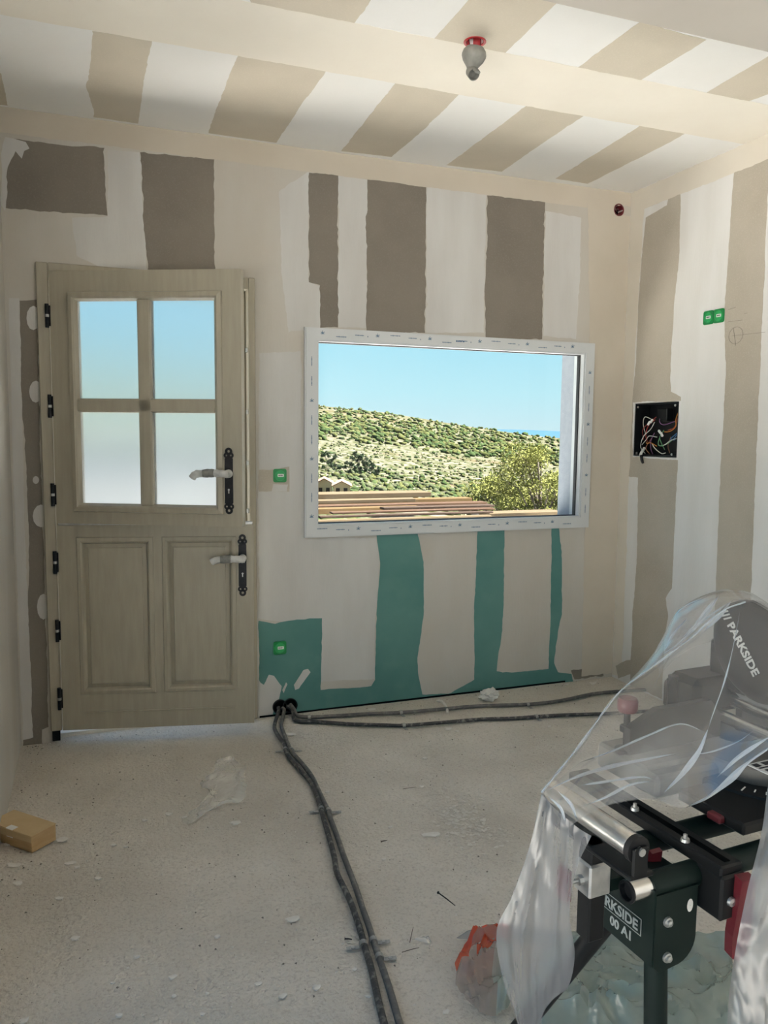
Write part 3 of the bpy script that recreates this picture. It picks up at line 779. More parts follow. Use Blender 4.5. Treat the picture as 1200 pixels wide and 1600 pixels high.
for ci, pts in ((0, [(.03, .78, .05), (.2, .68, .03), (.34, .61, .01), (.42, .63, .04)]), (0, [(.12, .60, .05), (.11, .38, .03), (.2, .25, .015), (.32, .3, .03)]),
                (0, [(.12, .95, .05), (.07, .82, .03), (.2, .62, .01), (.33, .48, .02), (.38, .35, .03)]), (4, [(.45, .63, .05), (.52, .74, .02), (.6, .79, .01), (.72, .75, .02), (.8, .66, .04)]),
                (0, [(.6, .79, .02), (.72, .76, .01), (.82, .68, .02), (.95, .62, .06)]), (1, [(.84, .1, .06), (.86, .3, .03), (.9, .42, .02), (.84, .5, .015), (.72, .53, .02), (.62, .53, .03)]),
                (2, [(.83, .15, .06), (.85, .35, .04), (.82, .46, .03), (.7, .5, .03)]), (2, [(.36, .3, .04), (.27, .42, .02), (.22, .6, .02), (.2, .72, .04)]),
                (1, [(.15, .72, .05), (.25, .75, .02), (.35, .74, .02), (.42, .8, .04)]), (0, [(.35, .76, .03), (.45, .84, .02), (.57, .93, .03), (.6, .92, .05)]),
                (3, [(.9, .5, .05), (.86, .58, .03), (.8, .66, .02), (.78, .68, .05)]), (3, [(.94, .48, .06), (.9, .58, .03), (.83, .67, .03)]),
                (5, [(.4, .26, .06), (.5, .35, .03), (.6, .4, .03), (.74, .34, .06)]), (5, [(.32, .55, .05), (.31, .7, .03), (.32, .85, .03), (.3, .95, .05)]),
                (6, [(.3, .95, .03), (.27, .85, .01), (.28, .75, .02), (.25, .66, .05)]), (6, [(.7, .62, .05), (.68, .78, .04), (.66, .92, .06)]),
                (3, [(.03, .95, .05), (.06, .98, .03), (.1, .99, .05)]), (2, [(.03, .68, .06), (.14, .5, .02), (.26, .38, .02), (.35, .25, .05)]),
                (4, [(.54, .5, .05), (.52, .62, .03), (.55, .72, .03), (.54, .86, .06)])):
    MB().tube(spline([wp(*p) for p in pts], 6), .0022, 6).build('wire', wcols[ci], jb, True)
for (fx, fz, r) in ((.37, .33, .8), (.31, .37, .7), (.57, .53, 2.3), (.62, .58, 2.5)):
    M_ = Matrix.Translation(wp(fx, fz, .012)) @ Matrix.Rotation(r, 4, 'X'); MB().bbox(-.005, .005, -.006, .006, -.013, .013, .002, 0, M_).build('wire_connector', white, jb)
MB().tube(spline([wp(.2, .84, .02), wp(.22, .95, -.008), wp(.26, 1.04, -.014)], 4), [.008]*9, 10).build('cable_sleeve', wrap, jb, True)
MB().tube(spline([wp(.24, .98, -.012), wp(.27, 1.05, -.016), wp(.29, 1.13, -.012)], 4), [.0085, .009, .009, .008, .009, .009, .0085, .0075, .006], 10).build('cable_end', black, jb, True)

# ------------------------------------------------------------------ conduits, sleeves and saddle clips
CR = .0095
def z4(x, y): return (400+x/2.9625, 1060+y/2.9625)
def z6(x, y): return (400+x/2, 800+y/2)
hz = CR+.001


def conduit(px, mat, label, start=None, end=None, r=CR):
    pts = [onZ(*q, hz) for q in px]
    if start: pts = start+pts
    if end: pts = pts+end
    mb = MB().tube(spline(pts, 5), r, 12)
    o = mb.build('conduit', mat, None, True)
    tag(o, label, 'conduit', 'conduits fixed to the floor'); return o, pts


h1, h2 = onY(437, 1112, YB), onY(453, 1109, YB)
slv = []
for c, lab in ((h1, 'left of two round black pipe sleeves at the foot of the green board'), (h2, 'right of two round black pipe sleeves at the foot of the green board')):
    o = empty('pipe_sleeve', (c.x, YB, .045), 0, lab, 'pipe sleeve', 'pipe sleeves at the foot of the wall')
    Mx = frame((0, 0, 0), (1, 0, 0), (0, 0, 1))
    MB().lathe([(.034, 0), (.0385, .0), (.0385, .010), (.034, .010), (.034, .002)], Mx, 28).build('sleeve_rim', black, o, True)
    MB().lathe([(.0005, .0022), (.0345, .0022)], Mx, 28).build('sleeve_mouth', dark, o)
p1 = [Vector((h1.x-.008, YB-.006, .045)), Vector((h1.x-.014, YB-.035, .032))]
p2 = [Vector((h1.x+.012, YB-.006, .040)), Vector((h1.x+.016, YB-.030, .028))]
cA, ptA = conduit([z4(*q) for q in ((86, 215), (90, 242), (110, 275), (133, 308), (142, 345), (170, 385), (215, 437), (255, 482), (280, 540), (300, 600), (317, 660), (340, 740),
    (363, 830), (375, 900), (408, 970), (440, 1040), (465, 1110), (490, 1190), (502, 1240), (530, 1330), (555, 1440), (578, 1540), (597, 1610), (640, 1760))], conduit_b,
    'black dusty conduit, left of the pair running from the wall toward the viewer', p1)
cB, ptB = conduit([z4(*q) for q in ((118, 212), (124, 240), (133, 268), (146, 300), (162, 335), (187, 365), (228, 412), (262, 460), (290, 520), (316, 575), (335, 615), (347, 655), (375, 730),
    (402, 810), (432, 890), (462, 970), (492, 1060), (520, 1140), (542, 1210), (562, 1270), (582, 1330), (612, 1420), (642, 1520), (668, 1610), (720, 1760))], conduit_g,
    'grey conduit, right of the pair running from the wall toward the viewer', p2)
p3 = [Vector((h2.x, YB-.006, .052)), Vector((h2.x+.012, YB-.035, .036))]
p4 = [Vector((h2.x-.014, YB-.006, .044)), Vector((h2.x+.004, YB-.045, .030))]
cC, ptC = conduit([z6(*q) for q in ((130, 636), (170, 641), (250, 637), (350, 631), (450, 627), (560, 618), (700, 606), (850, 601), (950, 590), (1050, 569), (1140, 560), (1210, 556), (1310, 560))], conduit_g,
    'grey conduit nearest the end wall, running right toward the corner', p3)
cD, ptD = conduit([z6(*q) for q in ((125, 652), (200, 656), (300, 663), (400, 666), (460, 667), (560, 660), (700, 648), (800, 645), (870, 640), (950, 635), (1100, 630), (1230, 622), (1350, 618))], conduit_b,
    'black conduit in front of the grey one along the end wall', p4)


def clip(px, direction, label, side=1, screw=True):
    """saddle clip: strap over the pipe with a screwed foot"""
    c = onZ(*px, hz); d = Vector(direction).normalized(); w = Vector((0, 0, 1)).cross(d)*side
    M_ = Matrix((d, w, Vector((0, 0, 1)))).transposed().to_4x4(); M_.translation = Vector((c.x, c.y, 0))
    o = empty('saddle_clip', (c.x, c.y, 0), 0, label, 'pipe clip', 'saddle clips on the conduits')
    M0 = M_.copy(); M0.translation = Vector((0, 0, 0))
    R_ = CR+.0012; prof = []
    arc = [(-R_*1.02, .001)]+[(-R_*math.cos(a), hz+R_*math.sin(a)) for a in [k*PI/8 for k in range(9)]]+[(R_, .0030), (R_+.034, .0030)]
    mb = MB(); L2 = .008; n = len(arc); v = []
    for x in (-L2, L2):
        for y, z in arc: v.append(M0 @ Vector((x, y, z)))
        for y, z in arc: v.append(M0 @ Vector((x, y*1.10+.0002, z+.0018)))
    f = []
    for i in range(n-1):
        f += [(i, i+1, 2*n+i+1, 2*n+i), (n+i, 3*n+i, 3*n+i+1, n+i+1), (i, n+i, n+i+1, i+1), (2*n+i, 2*n+i+1, 3*n+i+1, 3*n+i)]
    mb.add(v, f); mb.build('strap', clipm, o)
    if screw:
        MB().lathe([(.0055, .0), (.005, .0025), (.0018, .003), (.0005, .002)], Matrix.Translation(M0 @ Vector((0, R_+.020, .0048))), 12).build('screw', zinc, o)
    return o


dA = lambda a, b_: onZ(*z4(*b_), hz)-onZ(*z4(*a), hz)
for i, (a, b_, where) in enumerate((((137, 330), (163, 332), 'nearest the wall'), ((303, 606), (336, 614), 'second from the wall'), ((497, 1232), (543, 1216), 'third from the wall'))):
    clip(z4(*a), dA((a[0]-14, a[1]-50), (a[0]+14, a[1]+50)), 'saddle clip on the left floor conduit, '+where, -1)
    clip(z4(*b_), dA((b_[0]-14, b_[1]-50), (b_[0]+14, b_[1]+50)), 'saddle clip on the right floor conduit, '+where, 1)
clip(z4(571, 1292), dA((557, 1242), (585, 1342)), 'loose worn clip on the right floor conduit below the third pair', 1)
for q, d, lab in (((452, 627), (1, .05, 0), 'clip on the conduit nearest the wall, left of the window middle'), ((848, 602), (1, .08, 0), 'clip on the conduit nearest the wall, toward the corner')):
    clip(z6(*q), d, lab, -1, False)
for q, d, lab in (((461, 667), (1, .0, 0), 'clip on the black conduit along the wall, left of the window middle'), ((875, 640), (1, .06, 0), 'clip on the black conduit along the wall, toward the corner')):
    clip(z6(*q), d, lab, -1, True)
clip(z6(165, 641), (1, 0, 0), 'clip close to the wall sleeves at the start of the grey wall conduit', 1, False)

# ------------------------------------------------------------------ floor debris


def flake_mesh(seed, L):
    n = 9; v = []; rnd = random.Random(seed); el_ = rnd.uniform(.45, .9); cur = rnd.uniform(0, .25)
    for z in (0, 1):
        for k in range(n):
            a = 2*PI*k/n; r = L*.5*(.7+.5*rnd.random())
            x, y = r*math.cos(a), r*math.sin(a)*el_
            v.append(Vector((x, y, cur*(x*x)/L*2+z*.0035+.0005)))
        v.append(Vector((0, 0, z*.0045+.0005)))
    f = []
    for k in range(n):
        m_ = (k+1) % n
        f += [(n+1+k, n+1+m_, 2*n+1), (k, n, m_), (k, m_, n+1+m_, n+1+k)]
    return v, f


def z8(x, y): return (x/2.5, 1130+y/2.5)
FL = [(z8(245, 458), 18, 'white plaster flake right beside the cardboard box'), (z8(55, 558), 22, 'long plaster flake in front of the cardboard box, by the left wall'),
      (z8(72, 628), 14, 'rounded plaster lump near the left wall below the cardboard box'), (z8(232, 687), 14, 'white plaster chip in the left foreground, below a small cluster of crumbs'),
      (z8(278, 548), 18, None), (z8(300, 565), 9, None), (z8(660, 358), 12, None), (z8(720, 370), 10, None), (z8(565, 382), 12, None),
      (z8(920, 392), 18, None), (z8(490, 485), 8, None), (z8(445, 478), 9, None), (z8(535, 915), 10, None), (z8(675, 995), 15, None),
      (z8(440, 1018), 8, None), (z8(850, 835), 9, None), (z8(1010, 1022), 13, None), (z8(1105, 1070), 14, None), (z8(1145, 770), 24, None),
      (z8(465, 1145), 13, None), (z8(95, 1165), 14, None), (z8(810, 1058), 7, None), (z8(680, 1068), 7, None), (z8(790, 1140), 8, None), (z8(30, 475), 12, None),
      (z8(385, 610), 12, None), (z8(295, 843), 13, None), (z4(280, 1435), 15, None), (z4(520, 1475), 11, 'white torn scrap between the conduits and the left clip'),
      (z4(880, 1548), 12, None), (z4(590, 840), 7, None), (z4(815, 725), 30, 'broad pale plaster scab on the floor right of the conduits'),
      (z4(620, 690), 8, None), (z4(765, 502), 8, None), (z4(160, 262), 16, 'white smear of plaster close to the pipe sleeves'), (z4(890, 236), 12, None),
      (z4(330, 530), 8, None), (z4(780, 372), 7, None), (z4(455, 1350), 8, None), (z6(970, 540), 10, None), (z6(1052, 537), 14, None), (z6(360, 618), 14, None), (z6(628, 686), 8, None), (z6(915, 672), 9, None)]
LABS = iter([
    'plaster flake below right of the cardboard box, larger of the close pair',
    'tiny plaster flake below right of the cardboard box, smaller of the close pair',
    'white plaster flake left of the lower tip of the plastic scrap',
    'white plaster flake touching the lower tip of the plastic scrap',
    'white plaster sliver well left of the plastic scrap',
    'narrow white plaster flake right of the lower tip of the plastic scrap',
    'tiny white plaster flake right of the cardboard box, nearer the viewer of two',
    'tiny white plaster flake right of the cardboard box, farther of two',
    'narrow white plaster flake in the left half of the floor, above the bottom flake cluster',
    'oval white plaster flake at lower left, midway between the left wall and the conduits',
    'tiny white plaster crescent flake at lower left of the floor',
    'round white plaster chip in the bare floor left of the conduits',
    'curved white plaster sliver left of the conduits near the bottom edge',
    'curled white plaster sliver left of the conduits, closest to the bottom edge',
    'long torn plaster flake left of the conduits above their last clips',
    'white plaster flake at the bottom edge, second from the left corner',
    'white plaster flake at the bottom left corner of the floor',
    'tiny white plaster forked chip near the bottom edge left of the curved slivers',
    'tiny white plaster chip beside the oval flake at lower left',
    'tiny white plaster upright chip at the bottom edge left of the conduits',
    'white plaster lump against the left wall beside the cardboard box',
    'curled white plaster strip right of the rounded plaster lump near the left wall',
    'flat faint plaster flake low on the left side of the floor',
    'ragged plaster flake left of the conduits below their last clips',
    'white plaster chip at the bottom edge right of the conduits near the printed bag',
    'small white plaster chip right of the conduits in the middle of the floor',
    'white plaster chip left of the broad pale plaster scab, toward the conduits',
    'white plaster chip between the conduit bend and the white spatter',
    'white plaster chip behind the spatter, in front of the wall conduits',
    'white plaster chip beside the second pair of conduit clips',
    'small white plaster chip on the floor between the wall conduits and the spatter',
    'tiny white plaster chip left of the conduits beside the loose worn clip',
    'white plaster flake at the wall foot under the right end of the window',
    'white plaster flake at the wall foot in the far right corner',
    'flat plaster flake at the wall foot under the left end of the window',
    'tiny white plaster chip in front of the black wall conduit, left of the crumpled lump',
    'tiny white plaster chip in front of the black wall conduit, toward the right corner',
])
for i, (q, s, lab) in enumerate(FL):
    p = onZ(*q); dep = (p-CAM).dot(_F); L = s*dep/FPX
    v, f = flake_mesh(i, L); mb = MB(); mb.add(v, f)
    o = mb.build('plaster_flake', flake_m, None, False, (p.x, p.y, 0.0)); o.rotation_euler.z = random.uniform(-.5, .5)
    tag(o, lab or next(LABS), 'plaster flake', 'plaster flakes on the floor')

mb = MB()       # countless crumbs and grit
for k in range(2600):
    x = random.uniform(XL+.03, XR-.05); y = random.triangular(1.2, YB-.02, 3.0) if k % 3 else random.uniform(1.2, YB-.03)
    if k % 7 == 0: y = YB-.02-abs(random.gauss(0, .05))
    if k % 9 == 0: x = XL+.02+abs(random.gauss(0, .08))
    s = random.choice((.0016, .002, .0025, .003, .0045)); a = random.uniform(0, PI)
    v = [Vector((x+s*math.cos(a+q*2.1)*random.uniform(.6, 1.4), y+s*math.sin(a+q*2.1)*random.uniform(.6, 1.4), 0)) for q in range(3)]+[Vector((x, y, s*.9))]
    mb.add(v, [(0, 1, 3), (1, 2, 3), (2, 0, 3)], 1 if random.random() < .4 else 0)
o = mb.build('floor_grit', [flake_m, crumb_d]); tag(o, 'scattered pale and dark grit over the screed floor', 'grit', kind='stuff')
# dried plaster stain in the screed
stain_bits = MB()
for k in range(330):
    cx, cy = random.gauss(0, 1), random.gauss(0, 1)
    p = onZ(712+cx*30+cy*10, 1276+cy*20+cx*9)
    rr = random.uniform(.002, .009); n = 7
    ring_ = [Vector((p.x+rr*math.cos(2*PI*j/n)*random.uniform(.5, 1.4), p.y+rr*math.sin(2*PI*j/n)*random.uniform(.5, 1.4), .0004)) for j in range(n)]
    stain_bits.add(ring_+[Vector((p.x, p.y, .0022))], [(j, (j+1) % n, n) for j in range(n)])
o = stain_bits.build('plaster_spatter', stain); tag(o, 'white plaster spatter dried on the floor right of the conduits', 'plaster spatter', kind='stuff')

# twigs, screws
for q0, q1, lab in ((z4(845, 993), z4(922, 1052), 'dark nail lying right of the conduits'), (z4(675, 1268), z4(755, 1246), 'thin dry straw by the white scrap, lying sideways'),
                    (z4(712, 1222), z4(728, 1150), 'thin dry straw by the white scrap, pointing at the wall'), (z4(680, 512), z4(742, 503), 'thin straw near the wall end of the room'),
                    (z4(412, 1205), z4(445, 1208), 'short dark screw beside the left clip of the third pair'), (z4(580, 755), z4(607, 750), 'dark wood splinter right of the conduits')):
    a, b_ = onZ(*q0, .002), onZ(*q1, .002); r = .002 if 'straw' not in lab else .0011
    mb = MB().tube([a, (a+b_)/2+Vector((0, 0, .001)), b_], [r, r, r*.6], 6)
    if 'straw' not in lab: mb.tube([a-(b_-a)*.04, a], [r*2.2, r*2], 8)
    nm = 'straw' if 'straw' in lab else 'screw' if 'screw' in lab else 'nail' if 'nail' in lab else 'wood_splinter'
    tag(mb.build(nm, bark if nm in ('straw', 'wood_splinter') else iron), lab, nm.replace('_', ' '))


def crumple(name, outline_px, hmax, mat, seed, n=26, zfun=None, fold=6.0, base=.004, pts=None, mats=None, mfun=None):
    """crumpled film lying on the floor: a warped grid filling a quad of control points with ridged folds"""
    P = pts or [[onZ(*q) for q in row] for row in outline_px]
    R_ = [spline(row, n//(len(row)-1)) for row in P]; cols = min(len(r) for r in R_)
    C_ = [spline([r[i] for r in R_], n//(len(R_)-1)) for i in range(cols)]
    rows = len(C_[0]); v = []; mi = []
    for j in range(rows):
        for i in range(cols):
            p = C_[i][j]; q = Vector((p.x*fold, p.y*fold, seed))
            e = min(1, min(i, cols-1-i)/3.0, min(j, rows-1-j)/3.0)
            w = Vector((noise.noise(q*1.3+Vector((9, 0, 0))), noise.noise(q*1.3+Vector((0, 9, 0))), 0))
            q = Vector((q.x*.8+q.y*.5, q.y*1.3-q.x*.3, q.z)); rd = 1-abs(noise.noise(q+w*1.5))*2.2; rd2 = 1-abs(noise.noise(q*1.9+w*2.5))*2.0; rd3 = 1-abs(noise.noise(q*3.6+w*3))*2
            h = max(0, .15+.50*rd+.28*rd2+.10*rd3)
            v.append(p+Vector((w.x*.025, w.y*.025, base+hmax*h*(.25+.75*e))))
    f = [(j*cols+i, j*cols+i+1, (j+1)*cols+i+1, (j+1)*cols+i) for j in range(rows-1) for i in range(cols-1)]
    mb = MB(); mb.add(v, f)
    if mfun: mb.m = [mfun((k % (cols-1))/(cols-1), (k//(cols-1))/(rows-1)) for k in range(len(f))]
    return mb.build(name, mats or mat, None, True)


o = crumple('film_scrap', [[(338, 1192), (360, 1184), (384, 1198)], [(326, 1212), (356, 1215), (384, 1222)], [(310, 1228), (335, 1238), (378, 1252)], [(325, 1240), (335, 1262), (345, 1262)], [(288, 1284), (300, 1288), (312, 1272)]],
              .014, film_scrap, 3.1, 28, fold=14, base=.003)
tag(o, 'clear crinkled plastic scrap on the floor in front of the stable door', 'plastic scrap')
o = crumple('film_scrap', [[(647, 1466), (660, 1466), (668, 1473)], [(646, 1473), (662, 1478), (680, 1484)]], .012, film_scrap, 5.1, 12, fold=25, base=.002)
tag(o, 'small white film scrap on the floor between the conduits and the bags', 'plastic scrap')
# crumpled paper ball and plaster curl below the window
mb = MB(); c = onZ(765, 1094, 0)
bm = bmesh.new(); bmesh.ops.create_icosphere(bm, subdivisions=3, radius=1)
for q in bm.verts:
    k = 1+.55*noise.noise(q.co*2.2)+.25*noise.noise(q.co*6); q.co = Vector((q.co.x*.052*k, q.co.y*.035*k, max(.0, .032+q.co.z*.034*k)))
bm.verts.index_update(); mb.add([q.co.copy() for q in bm.verts], [[q.index for q in f.verts] for f in bm.faces]); bm.free()
tag(mb.build('crumpled_paper', flake_m, None, False, (c.x, c.y, 0)), 'crumpled white lump under the window beside the wall conduits', 'crumpled paper')
a = [onZ(*z6(*q), z) for *q, z in ((565, 590, .022), (580, 592, .028), (590, 602, .022), (597, 618, .008), (598, 628, .004))]
tag(MB().tube(spline(a, 4), [.004, .007, .008, .007, .008, .008, .008, .007, .007, .007, .007, .007, .008, .008, .008, .007, .004], 8).build('plaster_curl', flake_m, None, True), 'curled white plaster strip draped over the conduit near the wall', 'plaster strip')

# cardboard box by the left wall
bxp = [onZ(*q) for q in ((17, 1296), (50, 1334), (88, 1313))]
ex = (bxp[2]-bxp[1]); ey = (bxp[0]-bxp[1]); lx, ly = ex.length, ey.length
Mb = frame(bxp[1], ex, ey); hgt = .062
o = empty('cardboard_box', bxp[1], 0, 'small brown cardboard box with torn white tape by the left wall', 'box')
Mb.translation = Vector((0, 0, 0))
MB().bbox(0, lx, 0, ly, .001, hgt, .002, 0, Mb).build('carton', card_side, o)
mb = MB().box(-.001, lx+.001, -.001, ly*.98, hgt, hgt+.0015, 0, Mb).box(-.0012, .0002, .0, ly*.98, hgt*.62, hgt+.001, 0, Mb @ Matrix.Rotation(.03, 4, 'Z')); mb.build('lid', card, o)
mb = MB().box(-.002, lx*.22, ly*.42, ly*.58, hgt+.0015, hgt+.002, 0, Mb).box(-.0022, -.0014, ly*.42, ly*.56, hgt*.55, hgt+.002, 0, Mb); mb.build('tape', white, o)

# ------------------------------------------------------------------ miter-saw stand
SA = math.radians(4); T0 = Vector((.807, .965, 0))
SU, SW = Vector((math.cos(SA), math.sin(SA), 0)), Vector((-math.sin(SA), math.cos(SA), 0))
stand = empty('saw_stand', T0, SA, 'dark green steel work stand with end roller under the plastic sheet', 'stand')
TZ, TR, TW = .757, .0205, .105                     # tube height, radius, spacing
for w, nm in ((0, 'near'), (TW, 'far')):
    MB().tube([(.002, w, TZ), (1.02, w, TZ)], TR, 20).build('beam_tube', dkgreen, stand, True)
MB().tube([(-.036, 0, TZ), (.01, 0, TZ)], TR-.003, 20, False).build('extension_tube', chrome, stand, True)
MB().lathe([(.0178, 0), (.0178, .004), (.014, .004), (.013, -.004), (.0005, -.004)], frame((-.036, 0, TZ), (0, -1, 0), (0, 0, 1)), 20).build('tube_plug', black, stand, True)
# end bracket: label side and bolted near face with a rounded lower corner
ax = [(.0, TZ+.012), (.0, .628), (.030, .612)]
def arc(cx, cz, r, a0, a1, n=7): return [(cx+r*math.cos(math.radians(a0+(a1-a0)*k/n)), cz+r*math.sin(math.radians(a0+(a1-a0)*k/n))) for k in range(n+1)]
face = [(0, TZ-.004), (0, .634), (.012, .622)]+arc(.044, .668, .042, 270, 360)+[(.086, TZ-.004)]
fm = frame((0, -.022, 0), (1, 0, 0), (0, 0, 1))
MB().prism(face, -.002, .002, fm).build('bracket_face', dkgreen, stand)
MB().prism(face, -.002, .002, frame((0, TW+.022, 0), (1, 0, 0), (0, 0, 1))).build('bracket_face', dkgreen, stand)
mb = MB().prism([(-.022, .634), (TW+.022, .634), (TW+.022, TZ+.004), (-.022, TZ+.004)], -.002, .002, frame((0, 0, 0), (0, 1, 0), (0, 0, 1)))
mb.build('bracket_side', dkgreen, stand)
MB().bbox(-.002, .084, -.02, TW+.02, TZ-.004, TZ+.004, .002).build('bracket_top', dkgreen, stand)
for x, z in ((.024, .706), (.026, .646)):
    MB().lathe([(.0085, 0), (.008, .004), (.005, .0045), (.005, .008), (.0005, .009)], frame((x, -.024, z), (1, 0, 0), (0, 0, 1)), 12).build('bolt', zinc, stand, True)
MB().lathe([(.0005, .0006), (.0085, .0006)], Matrix.Translation((.070, -.0243, .722)) @ Matrix.Diagonal((.75, 1, 1.3, 1)) @ frame((0, 0, 0), (1, 0, 0), (0, 0, 1)), 14).build('slot_hole', flake_m, stand)
lm = frame((-.0024, .119, .676), (0, -1, 0), (0, 0, 1))
text('PARKSIDE', .0245, letter, stand, lm, 'label_lettering', bold=.0006, sx=1.0)
text('00 A1', .022, letter, stand, frame((-.0024, .076, .650), (0, -1, 0), (0, 0, 1)), 'label_lettering', bold=.0006)
mb = MB()
for a, b_ in (((.122, .699), (.004, .699)), ((.122, .6715), (.004, .6715)), ((.004, .699), (.004, .6715))):
    mb.box(-.0030, -.0022, min(a[0], b_[0])-.0006, max(a[0], b_[0])+.0006, min(a[1], b_[1])-.0006, max(a[1], b_[1])+.0006)
mb.build('label_border', letter, stand)
# legs
for x0, w, x1, w1 in ((.026, .0, .026, -.035), (.05, TW, -.06, .46), (.97, 0, .99, -.10), (.97, TW, 1.02, .46)):
    zt = .66; p0 = Vector((x0, w, zt)); p1_ = Vector((x1, w1, .018))
    l = MB().tube([p0, p1_], .0185, 18).build('leg', dkgreen if x0 != .05 else blacksteel, stand, True)
    d = (p1_-p0).normalized()
    MB().tube([p1_-d*.03, p1_+d*.016], .022, 16).build('rubber_foot', black, l, True)
# cross rails carrying the saw
for x in (.124, .72):
    r = MB().bbox(x-.024, x+.024, -.055, .33, TZ+TR-.004, TZ+TR+.016, .003).build('cross_rail', blacksteel, stand)
    MB().box(x-.006, x+.006, -.045, .32, TZ+TR+.0155, TZ+TR+.0168).build('rail_slot', dark, r)
    MB().bbox(x-.026, x+.026, -.060, .010, TZ-.052, TZ+TR+.002, .004).build('rail_clamp', blacksteel, stand)
    lv = [(-.013, 0), (.013, 0), (.016, -.05), (.020, -.10), (.016, -.135), (.004, -.148), (-.010, -.140), (-.015, -.10)]
    MB().prism(lv, -.009, .009, frame((x+.012, -.070, TZ+.022), (1, -.15, 0), (0, -.12, 1))).build('clamp_lever', redd, stand)
    for w in ((.03, .15) if x < .5 else ()):
        MB().lathe([(.008, 0), (.007, .005), (.0035, .005), (.0035, .012), (.0005, .013)], Matrix.Translation((x-.014, w, TZ+TR+.016)), 10).build('bolt', zinc, stand, True)
    for w in (-.03,): MB().lathe([(.008, 0), (.007, .005), (.0005, .006)], frame((x-.006, -.060, TZ-.02), (1, 0, 0), (0, 0, 1)), 10).build('bolt', zinc, stand, True)
# end roller on its post
RX, RZ = -.078, .866
MB().tube([(RX, -.056, RZ), (RX, .14, RZ)], .0195, 28).build('roller', chrome, stand, True)
MB().tube([(RX, -.064, RZ), (RX, -.054, RZ)], .0205, 24).build('roller_cap', black, stand, True)
MB().tube([(RX, -.072, RZ), (RX, -.062, RZ)], .006, 10).build('roller_axle', zinc, stand, True)
mb = MB().bbox(RX-.020, RX+.026, -.070, .15, RZ-.042, RZ-.034, .002).bbox(RX-.014, RX+.014, -.070, -.064, RZ-.04, RZ+.006, .002).bbox(RX-.014, RX+.014,   .144, .15, RZ-.04, RZ+.006, .002)
mb.build('roller_bracket', blacksteel, stand)
PW = .036
MB().bbox(RX-.016, RX+.016, PW-.016, PW+.016, .672, RZ-.034, .003).build('roller_post', blacksteel, stand)
MB().bbox(RX-.020, RX+.022, PW-.020, PW+.020, .748, .802, .003).build('post_collar', zinc, stand)
MB().bbox(RX+.018, .002, PW-.012, PW+.012, TZ-.012, TZ+.012, .002).build('post_arm', dkgreen, stand)
mb = MB().tube([(RX-.020, PW, .772), (RX-.048, PW, .772)], .0035, 8).tube([(RX-.020, PW, .772), (RX-.028, PW, .772)], .008, 8)
mb.build('collar_bolt', zinc, stand, True)
MB().bbox(RX-.060, RX-.046, PW-.014, PW+.014, .745, .80, .005).build('collar_knob', redd, stand)
MB().prism([(0, 0), (.028, -.004), (.030, .016), (.012, .012), (.004, .022)], -.006, .006, frame((.045, .055, TZ+.006), (1, -.3, 0), (0, 0, 1))).build('latch', redd, stand)

# ------------------------------------------------------------------ sliding miter saw on the stand
ZB = TZ+TR+.0162                                 # rail top
saw = empty('miter_saw', T0+SU*.45+SW*.17+Vector((0, 0, ZB)), SA, 'black sliding miter saw resting on the stand beneath the plastic', 'saw')
# local: x along the stand, y away from the viewer, z up from the rails
mb = MB().bbox(-.28, .28, -.01, .13, .0, .045, .008).bbox(-.28, -.10, .02, .16, .0, .052, .006).bbox(.10, .28, .02, .16, .0, .052, .006)
mb.build('base', alu, saw)
MB().lathe([(.125, .0), (.13, .004), (.13, .05), (.126, .054), (.0005, .055)], Matrix.Translation((0, .02, 0)), 40).build('turntable', alu, saw, True)
MB().bbox(-.24, -.06, -.17, -.02, .0, .022, .004).build('base_skirt', blacksteel, saw)
MB().bbox(-.252, -.225, -.13, -.10, .004, .018, .003).build('bevel_lock', redd, saw)
mb = MB().bbox(-.055, .055, -.26, -.06, .004, .050, .006); mb.build('turntable_arm', blacksteel, saw)
MB().lathe([(.165, .0), (.168, .004), (.168, .022), (.165, .026), (.120, .027)], Matrix.Translation((0, -.02, .0)), 44).build('miter_scale_rim', blacksteel, saw, True)
sc_ = MB()
for k in range(-9, 10):
    a = -PI/2+k*.13; c_, s_ = math.cos(a), math.sin(a)
    sc_.box(-.0012, .0012, -.012 if k % 3 else -.02, .0, .0272, .0280, 0, Matrix.Translation((c_*.162, -.02+s_*.162, 0)) @ Matrix.Rotation(a+PI/2, 4, 'Z') @ Matrix.Translation((0, .022, 0)))
sc_.build('scale_marks', white, saw)
MB().bbox(-.10, -.015, -.098, -.050, .0545, .0565, .0008).build('warning_label', white, saw)
mb = MB(); mb.box(-.094, -.020, -.076, -.072, .0566, .0571); mb.box(-.094, -.08, -.068, -.056, .0566, .0571); mb.box(-.07, -.05, -.068, -.056, .0566, .0571); mb.box(-.04, -.022, -.068, -.056, .0566, .0571); mb.box(-.09, -.03, -.092, -.082, .0566, .0571)
mb.build('label_print', ink, saw)
MB().bbox(-.03, .02, -.235, -.20, .052, .066, .003).build('detent_lever', redp, saw)
for s in (-1, 1):
    mb = MB().prism([(s*.03, 0), (s*.27, 0), (s*.27, .055), (s*.20, .085), (s*.06, .085), (s*.03, .05)], -.008, .008, frame((0, .085, .050), (1, 0, 0), (0, 0, 1)))
    mb.build('fence', dkalu, saw)
